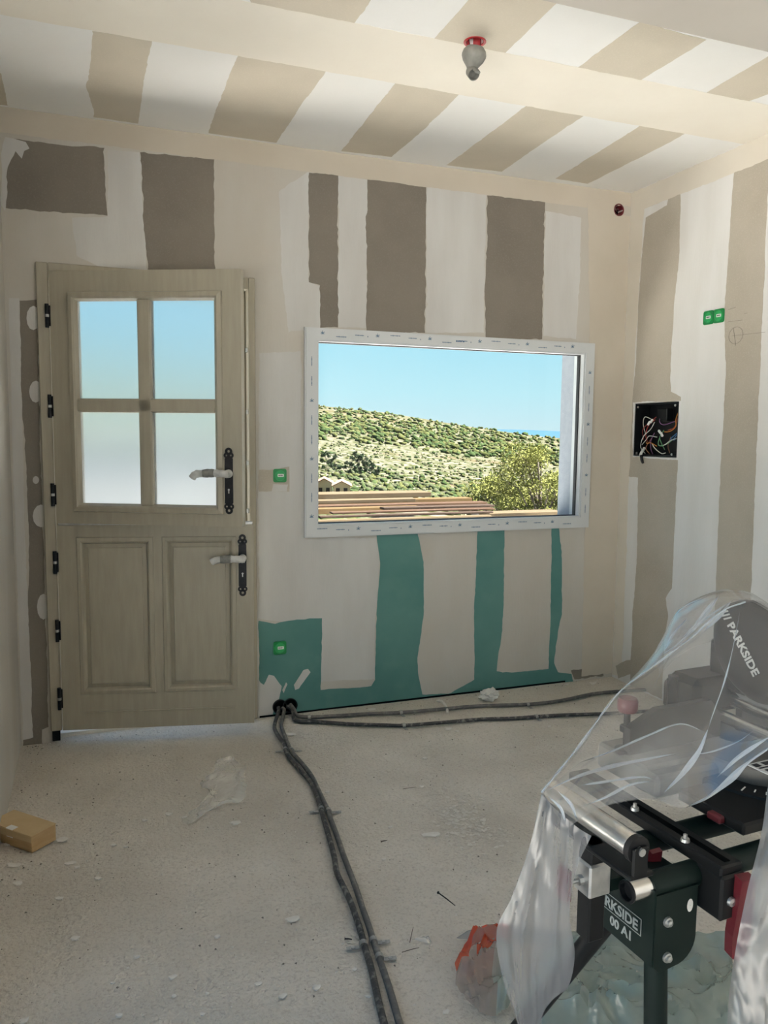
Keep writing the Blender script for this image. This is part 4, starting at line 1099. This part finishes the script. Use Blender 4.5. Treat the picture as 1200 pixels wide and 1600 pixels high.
# clamp with its red knob
CX = -.258
mb = MB().tube([(CX, .10, .055), (CX, .10, .140)], .0065, 12)
mb.build('clamp_screw', blacksteel, saw, True)
MB().lathe([(.0005, 0), (.018, 0), (.020, .004), (.020, .022), (.017, .027), (.0005, .028)], Matrix.Translation((CX, .10, .132)), 18).build('clamp_knob', redd, saw, True)
MB().lathe([(.0005, 0), (.022, 0), (.022, .008), (.010, .012), (.0005, .012)], Matrix.Translation((CX, .10, .048)), 18).build('clamp_foot', blacksteel, saw, True)
mb = MB().bbox(CX-.010, CX+.12, .088, .112, .088, .104, .003).tube([(CX+.115, .10, .05), (CX+.115, .10, .19)], .010, 12)
mb.build('clamp_arm', blacksteel, saw, True)
# column, slide rails and cutting head
MB().bbox(-.05, .07, .15, .22, .02, .15, .012).build('pivot_column', blacksteel, saw)
MB().bbox(-.065, .085, .11, .20, .085, .165, .014).build('slide_carriage', blacksteel, saw)
for x, z in ((-.02, .095), (.03, .115)): MB().tube([(x, .21, z), (x, -.20, z-.004)], .0125, 16).build('slide_rail', chrome, saw, True)
MB().bbox(-.055, .065, .205, .22, .075, .14, .008).build('rail_end_cap', blacksteel, saw)
MB().bbox(-.045, .06, -.235, -.195, .065, .14, .012).build('rail_front_block', blacksteel, saw)
HC = Vector((.03, .045, .236))
hm = Matrix.Translation(HC) @ Matrix.Rotation(-PI/2, 4, 'Y')        # local z toward -x (left)
MB().lathe([(.0005, .034), (.052, .034), (.080, .028), (.090, .018), (.092, .0), (.090, -.018), (.0005, -.022)], hm @ Matrix.Rotation(.85, 4, 'Z') @ Matrix.Diagonal((1.22, 1, 1, 1)), 44).build('blade_guard', black, saw, True)
MB().lathe([(.0005, .002), (.088, .002), (.088, -.002), (.0005, -.002)], hm @ Matrix.Translation((-.03, .0, 0)), 48).build('saw_blade', zinc, saw)
mb = MB().tube([HC+Vector((.02, 0, .02)), HC+Vector((.17, .01, .05))], [.055, .052], 24); mb.build('motor', black, saw, True)
mb = MB().bbox(.02, .07, .06, .17, .13, .24, .012); mb.build('head_arm', black, saw)
mb = MB().tube(spline([HC+Vector((.02, -.06, .09)), HC+Vector((.025, -.13, .10)), HC+Vector((.025, -.18, .05)), HC+Vector((.022, -.16, -.02)), HC+Vector((.018, -.10, -.05))], 5), .016, 12)
mb.build('grip_handle', black, saw, True)
mb = MB().tube(spline([HC+Vector((-.03, .03, -.115)), HC+Vector((-.03, -.05, -.118)), HC+Vector((-.02, -.15, -.10)), HC+Vector((-.02, -.22, -.085))], 5), .004, 8); mb.build('power_cable', black, saw, True)
MB().bbox(HC.x-.02, HC.x+.05, -.15, -.04, .150, .175, .010).build('knob_grip', black, saw)
ty = Vector((0, -.62, -.78))                          # lettering runs downward toward the viewer across the guard
tyu = Vector((0, -.78, .62))
tm = frame(HC+Vector((-.0345, .0, .0))-ty.normalized()*.098-tyu*.012, ty, tyu)
if (tm.to_3x3() @ Vector((0, 0, 1))).x > 0: tm = frame(HC+Vector((-.0345, 0, 0))-ty.normalized()*.098, ty, -tyu)
text('/// PARKSIDE', .0262, greylet, saw, tm, 'guard_lettering', bold=.0008)

# ------------------------------------------------------------------ draped plastic sheet


def lerp(a, b_, t_): return a+(b_-a)*t_


def surf(rows, nu, nv, amp, seed, dirv=(1, 1, 1)):
    R_ = [spline(r, nu) for r in rows]; cols = len(R_[0])
    C_ = [spline([r[i] for r in R_], nv) for i in range(cols)]; nr = len(C_[0]); v = []
    for j in range(nr):
        for i in range(cols):
            p = C_[i][j]; q = Vector((p.x*dirv[0], p.y*dirv[1], p.z*dirv[2]))+Vector((seed, 0, 0))
            w = noise.noise(q*2.5)
            d = (1-abs(noise.noise(q*5+Vector((w, w, 0))))*2)*.6+(1-abs(noise.noise(q*12+Vector((0, w*2, 0))))*2)*.28+noise.noise(q*30)*.1
            e = min(1, j/2)          # creases everywhere but the top tie line
            v.append(p+(CAM-p).normalized()*amp*d*(.35+.65*e))
    f = [(j*cols+i, j*cols+i+1, (j+1)*cols+i+1, (j+1)*cols+i) for j in range(nr-1) for i in range(cols-1)]
    return v, f


def A(*q): return [at(x, y, d) for x, y, d in q]


sheet = MB()
TOP = ((846, 1238, 1.22), (905, 1165, 1.34), (966, 1083, 1.47), (1022, 1040, 1.52), (1080, 996, 1.54), (1126, 956, 1.53), (1165, 940, 1.53), (1205, 957, 1.51), (1275, 1000, 1.46), (1380, 1070, 1.50))
# main front fall over the saw
v, f = surf([A(*TOP),
             A((856, 1254, 1.20), (912, 1185, 1.30), (970, 1118, 1.40), (1026, 1085, 1.44), (1080, 1060, 1.45), (1126, 1045, 1.445), (1165, 1040, 1.435), (1210, 1050, 1.42), (1275, 1070, 1.40), (1390, 1120, 1.42)),
             A((870, 1276, 1.17), (922, 1225, 1.23), (976, 1182, 1.30), (1030, 1165, 1.35), (1080, 1152, 1.37), (1120, 1138, 1.365), (1160, 1122, 1.35), (1205, 1112, 1.33), (1275, 1110, 1.31), (1400, 1170, 1.36)),
             A((884, 1296, 1.15), (930, 1266, 1.17), (975, 1253, 1.22), (1020, 1250, 1.27), (1065, 1263, 1.31), (1095, 1250, 1.32), (1130, 1226, 1.315), (1168, 1196, 1.30), (1275, 1140, 1.27), (1410, 1220, 1.32))], 9, 14, .007, 1.3, (.8, .8, .8))
sheet.add(v, f)
# doubled layer folded up under the lower half
v, f = surf([A((850, 1240, 1.225), (905, 1192, 1.30), (960, 1172, 1.335), (1010, 1150, 1.38), (1062, 1131, 1.42), (1102, 1144, 1.40), (1150, 1160, 1.36), (1200, 1150, 1.32)),
             A((868, 1262, 1.20), (925, 1228, 1.25), (976, 1212, 1.29), (1026, 1200, 1.34), (1066, 1196, 1.37), (1105, 1194, 1.36), (1150, 1180, 1.34), (1205, 1150, 1.30)),
             A((886, 1294, 1.17), (932, 1264, 1.19), (976, 1251, 1.24), (1021, 1248, 1.29), (1065, 1260, 1.33), (1108, 1241, 1.335), (1160, 1200, 1.315), (1215, 1160, 1.29))], 10, 14, .009, 7.7, (.9, .9, .9))
sheet.add(v, f)
# back fall behind the saw: crumpled flap
v, f = surf([A((964, 1084, 1.475), (1022, 1040, 1.525), (1080, 996, 1.545), (1126, 956, 1.535), (1165, 940, 1.535), (1205, 957, 1.515), (1380, 1069, 1.505)),
             A((1014, 1036, 1.66), (1032, 1004, 1.68), (1060, 953, 1.69), (1120, 923, 1.66), (1165, 924, 1.64), (1210, 948, 1.64), (1390, 1060, 1.66)),
             A((1030, 1050, 1.78), (1048, 1015, 1.80), (1075, 972, 1.82), (1126, 945, 1.82), (1170, 946, 1.82), (1215, 965, 1.82), (1400, 1070, 1.82)),
             A((1020, 1075, 1.88), (1040, 1045, 1.90), (1075, 1015, 1.94), (1126, 1000, 1.95), (1170, 1000, 1.96), (1215, 1010, 1.96), (1400, 1120, 1.95))], 9, 10, .030, 4.7, (1.3, 1.3, 1.3))
sheet.add(v, f)
# left fall hanging over the roller end
v, f = surf([A((846, 1240, 1.215), (862, 1258, 1.19), (882, 1276, 1.16), (904, 1294, 1.135), (924, 1306, 1.12)),
             A((828, 1320, 1.22), (848, 1330, 1.20), (868, 1340, 1.18), (884, 1350, 1.165), (900, 1360, 1.15)),
             A((800, 1400, 1.23), (828, 1405, 1.21), (852, 1412, 1.19), (872, 1420, 1.175), (890, 1428, 1.16)),
             A((776, 1455, 1.24), (806, 1465, 1.22), (838, 1475, 1.20), (868, 1482, 1.185), (898, 1492, 1.17)),
             A((786, 1530, 1.25), (808, 1540, 1.23), (832, 1548, 1.21), (858, 1550, 1.195), (886, 1545, 1.18)),
             A((806, 1590, 1.26), (814, 1600, 1.24), (826, 1604, 1.23), (842, 1598, 1.215), (856, 1560, 1.20)),
             A((818, 1640, 1.26), (822, 1645, 1.25), (828, 1648, 1.24), (834, 1640, 1.23), (846, 1600, 1.21))], 10, 10, .014, 9.1, (6, 6, .7))
left_fall = MB().add(v, f)
# right fall beside the lever
v, f = surf([A((1200, 1225, 1.10), (1225, 1215, 1.08), (1262, 1195, 1.05), (1300, 1180, 1.03)),
             A((1190, 1300, 1.08), (1216, 1300, 1.06), (1256, 1300, 1.03), (1300, 1300, 1.01)),
             A((1168, 1390, 1.06), (1200, 1390, 1.04), (1250, 1390, 1.01), (1300, 1390, 1.0)),
             A((1150, 1480, 1.05), (1186, 1480, 1.03), (1240, 1480, 1.0), (1300, 1480, .99)),
             A((1138, 1570, 1.04), (1180, 1575, 1.02), (1236, 1575, 1.0), (1300, 1575, .99)),
             A((1136, 1680, 1.03), (1176, 1680, 1.01), (1236, 1680, .99), (1300, 1680, .98))], 10, 10, .012, 6.4, (6, 6, .7))
right_fall = MB().add(v, f)
folds = []
def fold(pts, wid, taper=True):
    """pressed fold: a narrow doubled pleat a little off the sheet, sky glint painted in its pale colour"""
    P = spline(A(*pts), 6); n = len(P); v = []; f = []
    for i, p in enumerate(P):
        d = (P[min(i+1, n-1)]-P[max(i-1, 0)]).normalized(); toc = (CAM-p).normalized(); s_ = d.cross(toc).normalized()
        k = wid*.62*(math.sin(PI*(i+.35)/(n-.3)) if taper else 1)*(.75+.5*noise.noise(p*25))
        v += [p+s_*k, p+toc*(k*.55+.002), p-s_*k*.8, p-toc*.0015]
    for i in range(n-1):
        for q in range(4): f.append((i*4+q, i*4+(q+1) % 4, (i+1)*4+(q+1) % 4, (i+1)*4+q))
    folds.append(MB().add(v, f))
up1 = lambda q: tuple((x, y, d-.008) for x, y, d in q)
fold(up1(TOP[:7]), .0042, False)
fold(((852, 1236, 1.19), (905, 1212, 1.25), (960, 1196, 1.29), (1020, 1184, 1.325), (1062, 1176, 1.34)), .006)
fold(((905, 1192, 1.28), (960, 1172, 1.31), (1010, 1150, 1.35), (1062, 1131, 1.39), (1102, 1144, 1.365)), .004)
fold(((1158, 945, 1.46), (1146, 1010, 1.42), (1132, 1065, 1.385), (1118, 1105, 1.36), (1104, 1146, 1.345)), .0028)
fold(((1106, 1140, 1.345), (1092, 1175, 1.335), (1066, 1210, 1.315), (1038, 1238, 1.285)), .010)
fold(((1062, 1178, 1.34), (1105, 1176, 1.34), (1150, 1160, 1.335), (1180, 1140, 1.33)), .003)
fold(((1072, 1262, 1.30), (1108, 1244, 1.305), (1140, 1218, 1.30), (1168, 1192, 1.285), (1215, 1160, 1.265)), .010)
fold(((1120, 1215, 1.31), (1150, 1186, 1.31), (1180, 1165, 1.30), (1205, 1150, 1.285)), .007)
fold(((856, 1244, 1.17), (876, 1262, 1.145), (884, 1286, 1.135)), .006)
fold(((872, 1236, 1.19), (892, 1256, 1.16), (902, 1282, 1.14)), .005)
fold(((900, 1228, 1.21), (940, 1222, 1.22), (1000, 1214, 1.26), (1022, 1218, 1.28)), .004)
fold(((905, 1262, 1.155), (945, 1246, 1.18), (985, 1226, 1.235), (1022, 1220, 1.275)), .0045)
fold(((1018, 1030, 1.64), (1034, 1002, 1.66), (1062, 954, 1.67), (1120, 925, 1.64)), .006)
fold(((1062, 1000, 1.60), (1085, 978, 1.61), (1108, 950, 1.62), (1124, 930, 1.62)), .009)
fold(((1030, 1026, 1.60), (1062, 1004, 1.60), (1100, 968, 1.60), (1148, 936, 1.57)), .007)
fold(((1040, 1014, 1.63), (1052, 990, 1.64), (1074, 966, 1.64)), .006)
fold(((1100, 985, 1.55), (1124, 962, 1.55), (1142, 940, 1.56)), .010)
ps = empty('plastic_sheet', at(1060, 1100, 1.45), 0, 'clear plastic dust sheet draped over the miter saw and stand', 'plastic sheet')
def rebase(mb, o): mb.v = [tuple(Vector(p)-o.location) for p in mb.v]; return mb
rebase(sheet, ps).build('draped_film', film, ps, True)
rebase(left_fall, ps).build('hanging_fold', film_white, ps, True)
rebase(right_fall, ps).build('hanging_fold', film_white, ps, True)
for q in folds: rebase(q, ps).build('crease_glint', fold_glint, ps, True)

# ------------------------------------------------------------------ crumpled bags under the stand
o = crumple('plastic_bag', [[(868, 1500), (925, 1498), (985, 1505), (1040, 1500), (1085, 1490), (1140, 1522)],
                            [(840, 1530), (915, 1528), (985, 1535), (1045, 1535), (1100, 1530), (1150, 1550)],
                            [(815, 1570), (905, 1565), (980, 1570), (1045, 1575), (1100, 1575), (1155, 1585)],
                            [(800, 1625), (900, 1635), (980, 1640), (1050, 1645), (1110, 1640), (1160, 1635)]], .11, film_green, 2.2, 60, fold=4)
tag(o, 'greenish grey crumpled plastic bag on the floor under the stand', 'plastic bag')
o = crumple('plastic_bag', [[(722, 1496), (750, 1478), (786, 1478), (808, 1490)], [(710, 1512), (748, 1508), (786, 1505), (808, 1515)],
                            [(718, 1545), (755, 1545), (785, 1540), (803, 1545)], [(745, 1590), (765, 1598), (782, 1596), (795, 1592)]], .09, None, 8.8, 36, fold=8,
            mats=[film_pink, film_orange, film_green], mfun=lambda u, v: 1 if (u < .22 and v < .45) or (.28 < u < .52 and .22 < v < .40) or (v < .12 and u < .7) else 2 if .5 < u and v > .35 else 0)
tag(o, 'crumpled plastic bag with orange red print left of the stand', 'plastic bag')
o = crumple('film_offcut', [[(730, 1462), (770, 1456), (830, 1455), (900, 1462)], [(708, 1466), (770, 1466), (830, 1466), (905, 1470)], [(730, 1472), (775, 1473), (830, 1474), (900, 1480)]],
            .03, film_white, 1.9, 24, fold=9)
tag(o, 'flat milky film offcut behind the orange printed bag', 'plastic offcut')
o = crumple('film_offcut', [[(925, 1462), (985, 1462), (1050, 1470), (1110, 1466), (1180, 1470)], [(915, 1485), (985, 1486), (1050, 1488), (1110, 1488), (1180, 1492)], [(930, 1490), (985, 1493), (1050, 1491), (1100, 1493), (1180, 1506)]],
            .03, film_white, 4.4, 24, fold=9)
tag(o, 'milky film offcut on the floor behind the stand leg', 'plastic offcut')

# ------------------------------------------------------------------ outside: terrace, added screen wall, planks
ter = MB().box(-14, 16, -14, 9.8, -.4, -.13).build('terrace', terrace_m)
tag(ter, 'pale gravel terrace around the house', 'terrace', kind='structure')
gw = MB().bbox(-6.0, 1.25, 6.2, 6.45, -.13, 1.32, .01).bbox(-6.05, 1.30, 6.16, 6.49, 1.32, 1.38, .01).build('added_screen_wall', screen_wall_m)  # unseen wall added to keep terrace glare off the lower panes
tag(gw, 'unseen wall added to tone the lower door panes', 'added wall')


def plank(px_r, y_top, Y, thick, depth, mi, label, px_l=440, rz=0.0):
    """board lying along x with its right end where the photo shows it"""
    pr = onY(px_r, y_top, Y); x1 = pr.x; z1 = pr.z; x0 = onY(px_l, y_top, Y).x
    M_ = Matrix.Translation((x1, Y, z1)) @ Matrix.Rotation(rz, 4, 'Z')
    mb = MB().bbox(x0-x1, 0, 0, depth, -thick, 0, .004)
    o = mb.build('plank', woodk[mi]); o.matrix_world = M_
    tag(o, label, 'plank', 'planks stacked on the terrace'); return o


plank(674, 769, 9.02, .060, .36, 0, 'pale plank, topmost at the back of the stack', 440, .004)
plank(738, 778, 8.82, .045, .19, 2, 'yellowish plank ending right of centre at the back of the stack')
plank(650, 779, 8.62, .038, .18, 0, 'short pale plank lying just below the top plank', 450, .008)
plank(762, 784.5, 8.42, .045, .18, 1, 'rust brown plank with its long edge facing the window', 440, -.004)
plank(657, 791, 8.26, .062, .14, 2, 'golden yellow plank in the front middle of the stack', 440, .006)
plank(773, 789, 8.10, .026, .14, 3, 'dark brown board just under the rust brown plank', 600)
plank(774, 794, 7.965, .020, .12, 1, 'reddish thin board low in the front of the stack', 520, -.003)
plank(771, 799, 7.86, .022, .095, 3, 'dark thin board low in the front of the stack', 500, .003)
plank(768, 805, 7.77, .022, .08, 0, 'pale thin board at the bottom front of the stack', 480)
plank(880, 799, 8.75, .05, .30, 0, 'pale plank lying alone toward the tree at right', 765)
zt = [onY(600, 812, 7.9).z-.03, onY(600, 800, 8.7).z-.06]
for k, (x, wdt) in enumerate(((.55, .5), (1.9, .5), (3.3, .5), (4.7, .5))):
    o = MB().bbox(x, x+wdt, 7.72, 9.35, -.13, min(zt)-.045, .01).build('concrete_block', block_m)
    tag(o, ('concrete block under the left end of the plank stack', 'concrete block under the middle of the plank stack', 'concrete block under the right end of the plank stack', 'concrete block under the lone pale plank')[k], 'concrete block', 'blocks under the planks')

# terrain across the valley
azs = np.radians(np.linspace(-75, 80, 260)); NS = 150
D0, D1, E0 = 22.0, 900.0, -.175
def ridge(az):
    a = math.degrees(az)
    e = float(np.interp(a, [-80, -40, 0, 14.9, 20.6, 24.7, 28.6, 32.0, 40, 80], [.03, .055, .052, .0335, .0245, .0130, .0030, -.0040, -.014, -.02]))
    return e+.0012*noise.noise(Vector((a*.8, 3, 0)))
def tz(d, az, bump_=True):
    s = (math.log(d)-math.log(D0))/(math.log(D1)-math.log(D0)); s = min(max(s, 0), 1.0)
    e = E0+(ridge(az)-E0)*s**1.12
    z = CAMZ+d*math.tan(e)
    return z+(.9*noise.noise(Vector((d*math.sin(az)*.05, d*math.cos(az)*.05, 0)))*(1-s*s*.9) if bump_ else 0)
v = []
for j in range(NS+1):
    d = D0*(D1/D0)**(j/NS)
    for az in azs: v.append((d*math.sin(az), d*math.cos(az), tz(d, az)))
nA = len(azs)
v += [(1.4*D1*math.sin(az), 1.4*D1*math.cos(az), -90) for az in azs]
v += [(10.0*math.sin(az)/max(.35, math.cos(az)), 10.0, -.6) for az in azs]
f = [(j*nA+i, j*nA+i+1, (j+1)*nA+i+1, (j+1)*nA+i) for j in range(NS+1) for i in range(nA-1)]
k0 = (NS+2)*nA
f += [(k0+i, k0+i+1, i+1, i) for i in range(nA-1)]
hill = MB(); hill.add(v, f); hill = hill.build('hillside', terr, None, True)
tag(hill, 'dry limestone hillside rising beyond the window', 'hillside', kind='structure')

# scrub: tens of thousands of small bushes nobody could count
def ico():
    bm = bmesh.new(); bmesh.ops.create_icosphere(bm, subdivisions=1, radius=1); bm.verts.index_update()
    a = np.array([q.co[:] for q in bm.verts]); b_ = np.array([[q.index for q in fc.verts] for fc in bm.faces]); bm.free(); return a, b_
IV, IF = ico()
rg = np.random.default_rng(4)
def scatter(name, count, mats, label, dlo, dhi, slo, shi, azlo, azhi, keep=lambda d, az, n: True):
    V, Fc, Mi = [], [], []; k = 0; tries = 0
    while k < count and tries < count*8:
        tries += 1
        s = rg.random(); d = dlo*(dhi/dlo)**s; az = rg.uniform(azlo, azhi)
        x, y = d*math.sin(az), d*math.cos(az); nn = noise.noise(Vector((x*.035, y*.035, 5)))
        if not keep(d, az, nn): continue
        r = rg.uniform(slo, shi)*(.7+.6*rg.random()); z = tz(d, az)
        jit = 1+.28*rg.standard_normal(IV.shape[0])[:, None]*.8
        p = IV*jit*np.array([r*rg.uniform(.8, 1.5), r*rg.uniform(.8, 1.5), r*rg.uniform(.65, 1.0)])+np.array([x, y, z+r*.35])
        V.append(p); Fc.append(IF+k*len(IV)); Mi += [int(rg.integers(0, len(mats)))]*len(IF); k += 1
    V = np.concatenate(V); Fc = np.concatenate(Fc)
    me = bpy.data.meshes.new(name); me.vertices.add(len(V)); me.vertices.foreach_set('co', V.astype(np.float32).ravel())
    me.loops.add(Fc.size); me.loops.foreach_set('vertex_index', Fc.astype(np.int32).ravel())
    me.polygons.add(len(Fc)); me.polygons.foreach_set('loop_start', np.arange(0, Fc.size, 3, dtype=np.int32))
    me.polygons.foreach_set('loop_total', np.full(len(Fc), 3, dtype=np.int32))
    for m in mats: me.materials.append(m)
    me.polygons.foreach_set('material_index', np.array(Mi, dtype=np.int32)); me.update(calc_edges=True); me.validate()
    o = bpy.data.objects.new(name, me); COL.objects.link(o); tag(o, label, 'scrub', kind='stuff'); return o
AZ0, AZ1 = math.radians(-38), math.radians(44)
scatter('scrub', 19000, scrub_m, 'low green scrub scattered over the limestone hillside', 45, 560, .25, .75, AZ0, AZ1, lambda d, az, n: rg.random() < .42+1.3*n)
scatter('ridge_woodland', 8000, scrub_m[:2], 'dense olive green woodland along the top of the hill', 430, 900, 1.0, 2.1, AZ0, AZ1, lambda d, az, n: d > 560 or rg.random() < (d-430)/130)

# distant hills and sea on the horizon
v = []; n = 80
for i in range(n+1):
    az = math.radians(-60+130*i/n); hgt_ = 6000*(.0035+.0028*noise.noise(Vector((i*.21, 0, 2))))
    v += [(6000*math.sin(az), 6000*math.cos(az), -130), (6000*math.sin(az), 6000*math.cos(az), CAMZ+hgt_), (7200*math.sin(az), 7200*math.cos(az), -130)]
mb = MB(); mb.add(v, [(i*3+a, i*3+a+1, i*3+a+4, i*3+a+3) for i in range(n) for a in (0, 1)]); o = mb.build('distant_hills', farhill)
tag(o, 'haze-tinted hills far away on the horizon', 'hills', kind='structure')
v = [(r*math.sin(math.radians(a)), r*math.cos(math.radians(a)), -125+.0*r) for r in (900, 25000) for a in range(-90, 91, 5)]
mb = MB(); mb.add(v, [(i, i+1, 37+i+1, 37+i) for i in range(36)]); o = mb.build('sea', seam); tag(o, 'strip of blue sea below the far hills', 'sea', kind='structure')

# houses low at the left of the view
def azof(px, py=760): d = ray(px, py); return math.atan2(d.x, d.y)
def house(px0, px1, ytop, ybot, d, label, ridge_h):
    az = azof((px0+px1)/2); wid = (px1-px0)*d/FPX*1.02; dirv = Vector((math.sin(az), math.cos(az), 0))
    base = CAM+dirv*d; rb_ = ray((px0+px1)/2, ybot); zb = CAMZ+rb_.z/Vector((rb_.x, rb_.y)).length*d
    rt = ray((px0+px1)/2, ytop); zt_ = CAMZ+rt.z/Vector((rt.x, rt.y)).length*d
    o = empty('house', (base.x, base.y, zb), -az, label, 'house', 'ochre houses in the valley')
    h = zt_-zb; w2 = wid/2
    mb = MB().prism([(-w2, -4), (w2, -4), (w2, h), (0, h+ridge_h), (-w2, h)], 0, 7, frame((0, 0, 0), (1, 0, 0), (0, 0, 1)) @ Matrix.Translation((0, 0, -7)))
    mb.build('house_walls', ochre, o)
    mb = MB()
    for s in (-1, 1): mb.prism([(s*(w2+.3), h-.12), (0, h+ridge_h), (0, h+ridge_h+.18), (s*(w2+.3), h+.08)], -7.3, .3, frame((0, 0, 0), (1, 0, 0), (0, 0, 1)))
    mb.build('roof', tile, o)
    for x in (-w2*.45, w2*.45): MB().box(x-.35, x+.35, -.06, .05, h*.25, h*.25+1.0).build('shutter', woodk[3], o)
    return o
house(494, 519, 756, 775, 150, 'ochre house at the far left edge of the window view', .9)
house(521, 547, 760, 775, 140, 'ochre house just right of the other, above the planks', .8)

# ------------------------------------------------------------------ trees


def foliage(mb, c, r, n, leaf, rnd, squash=.8):
    for _ in range(n):
        u_ = rnd.gauss(0, 1), rnd.gauss(0, 1), rnd.gauss(0, 1); L = math.sqrt(sum(q*q for q in u_)) or 1
        k = r*(rnd.random()**.35); p = c+Vector((u_[0]/L*k, u_[1]/L*k, u_[2]/L*k*squash))
        a = Vector((rnd.gauss(0, 1), rnd.gauss(0, 1), rnd.gauss(.4, .8))).normalized(); s = a.orthogonal().normalized()*leaf*.22
        s = Matrix.Rotation(rnd.uniform(0, 6.28), 3, a) @ s; l = leaf*rnd.uniform(.6, 1.3)
        mb.add([p-s, p+s, p+a*l], [(0, 1, 2)])


def tree(px, ytop, d, hgt_, spread, label, mat, seed, clusters, leaf, per):
    rnd = random.Random(seed); az = azof(px); dirv = Vector((math.sin(az), math.cos(az), 0)); rt = ray(px, ytop)
    ztop = CAMZ+rt.z/Vector((rt.x, rt.y)).length*d; base = CAM+dirv*d; base.z = ztop-hgt_
    o = empty('tree', base, 0, label, 'tree', 'trees beyond the terrace')
    tr = MB().tube([(0, 0, -.5), (.06, .05, hgt_*.3), (-.05, .05, hgt_*.6)], [.09*hgt_/4, .06*hgt_/4, .02], 8)
    fo = MB()
    for _ in range(clusters):
        a = rnd.uniform(0, 2*PI); hh = rnd.uniform(.16, .97); rr = spread*(1-.55*abs(hh-.5)*1.6)*math.sqrt(rnd.random())
        c = Vector((rr*math.cos(a), rr*math.sin(a), hgt_*hh)); cr = spread*rnd.uniform(.16, .30)
        c.z = min(c.z, hgt_-cr*.4)
        tr.tube([(0, 0, hgt_*max(.15, hh-.25)), c*.6+Vector((0, 0, hgt_*(hh-.1)*.4)), c], [.022*hgt_/4, .014*hgt_/4, .006], 5)
        foliage(fo, c, cr, per, leaf, rnd)
    tr.build('trunk', bark, o); fo.build('foliage', mat, o)
    return o


tree(846, 690, 14.0, 3.6, 1.05, 'tall bright green tree against the window edge at right', leaf_m, 11, 80, .055, 330)
tree(785, 748, 15.0, 3.0, .95, 'lower bright green bush left of the tall tree', leaf_m, 12, 60, .055, 330)
tree(885, 716, 16.5, 3.8, 1.2, 'bright green tree mostly hidden by the window reveal', leaf_m, 13, 50, .06, 300)
for i, (px, yt, dd, hh, lab) in enumerate(((548, 712, 230, 7.5, 'dark conifer left in the clump on the hillside'), (560, 706, 236, 8.5, 'tallest dark conifer in the clump on the hillside'),
                                         (572, 716, 232, 7, 'dark conifer in the middle right of the clump'), (584, 724, 228, 6, 'dark conifer at the right end of the clump'),
                                         (510, 705, 240, 8, 'dark tree above the ochre houses at the left of the view'), (524, 712, 245, 6, 'dark tree right of the one above the houses'))):
    tree(px, yt, dd, hh, 2.0, lab, dkleaf, 30+i, 16, .7, 70)
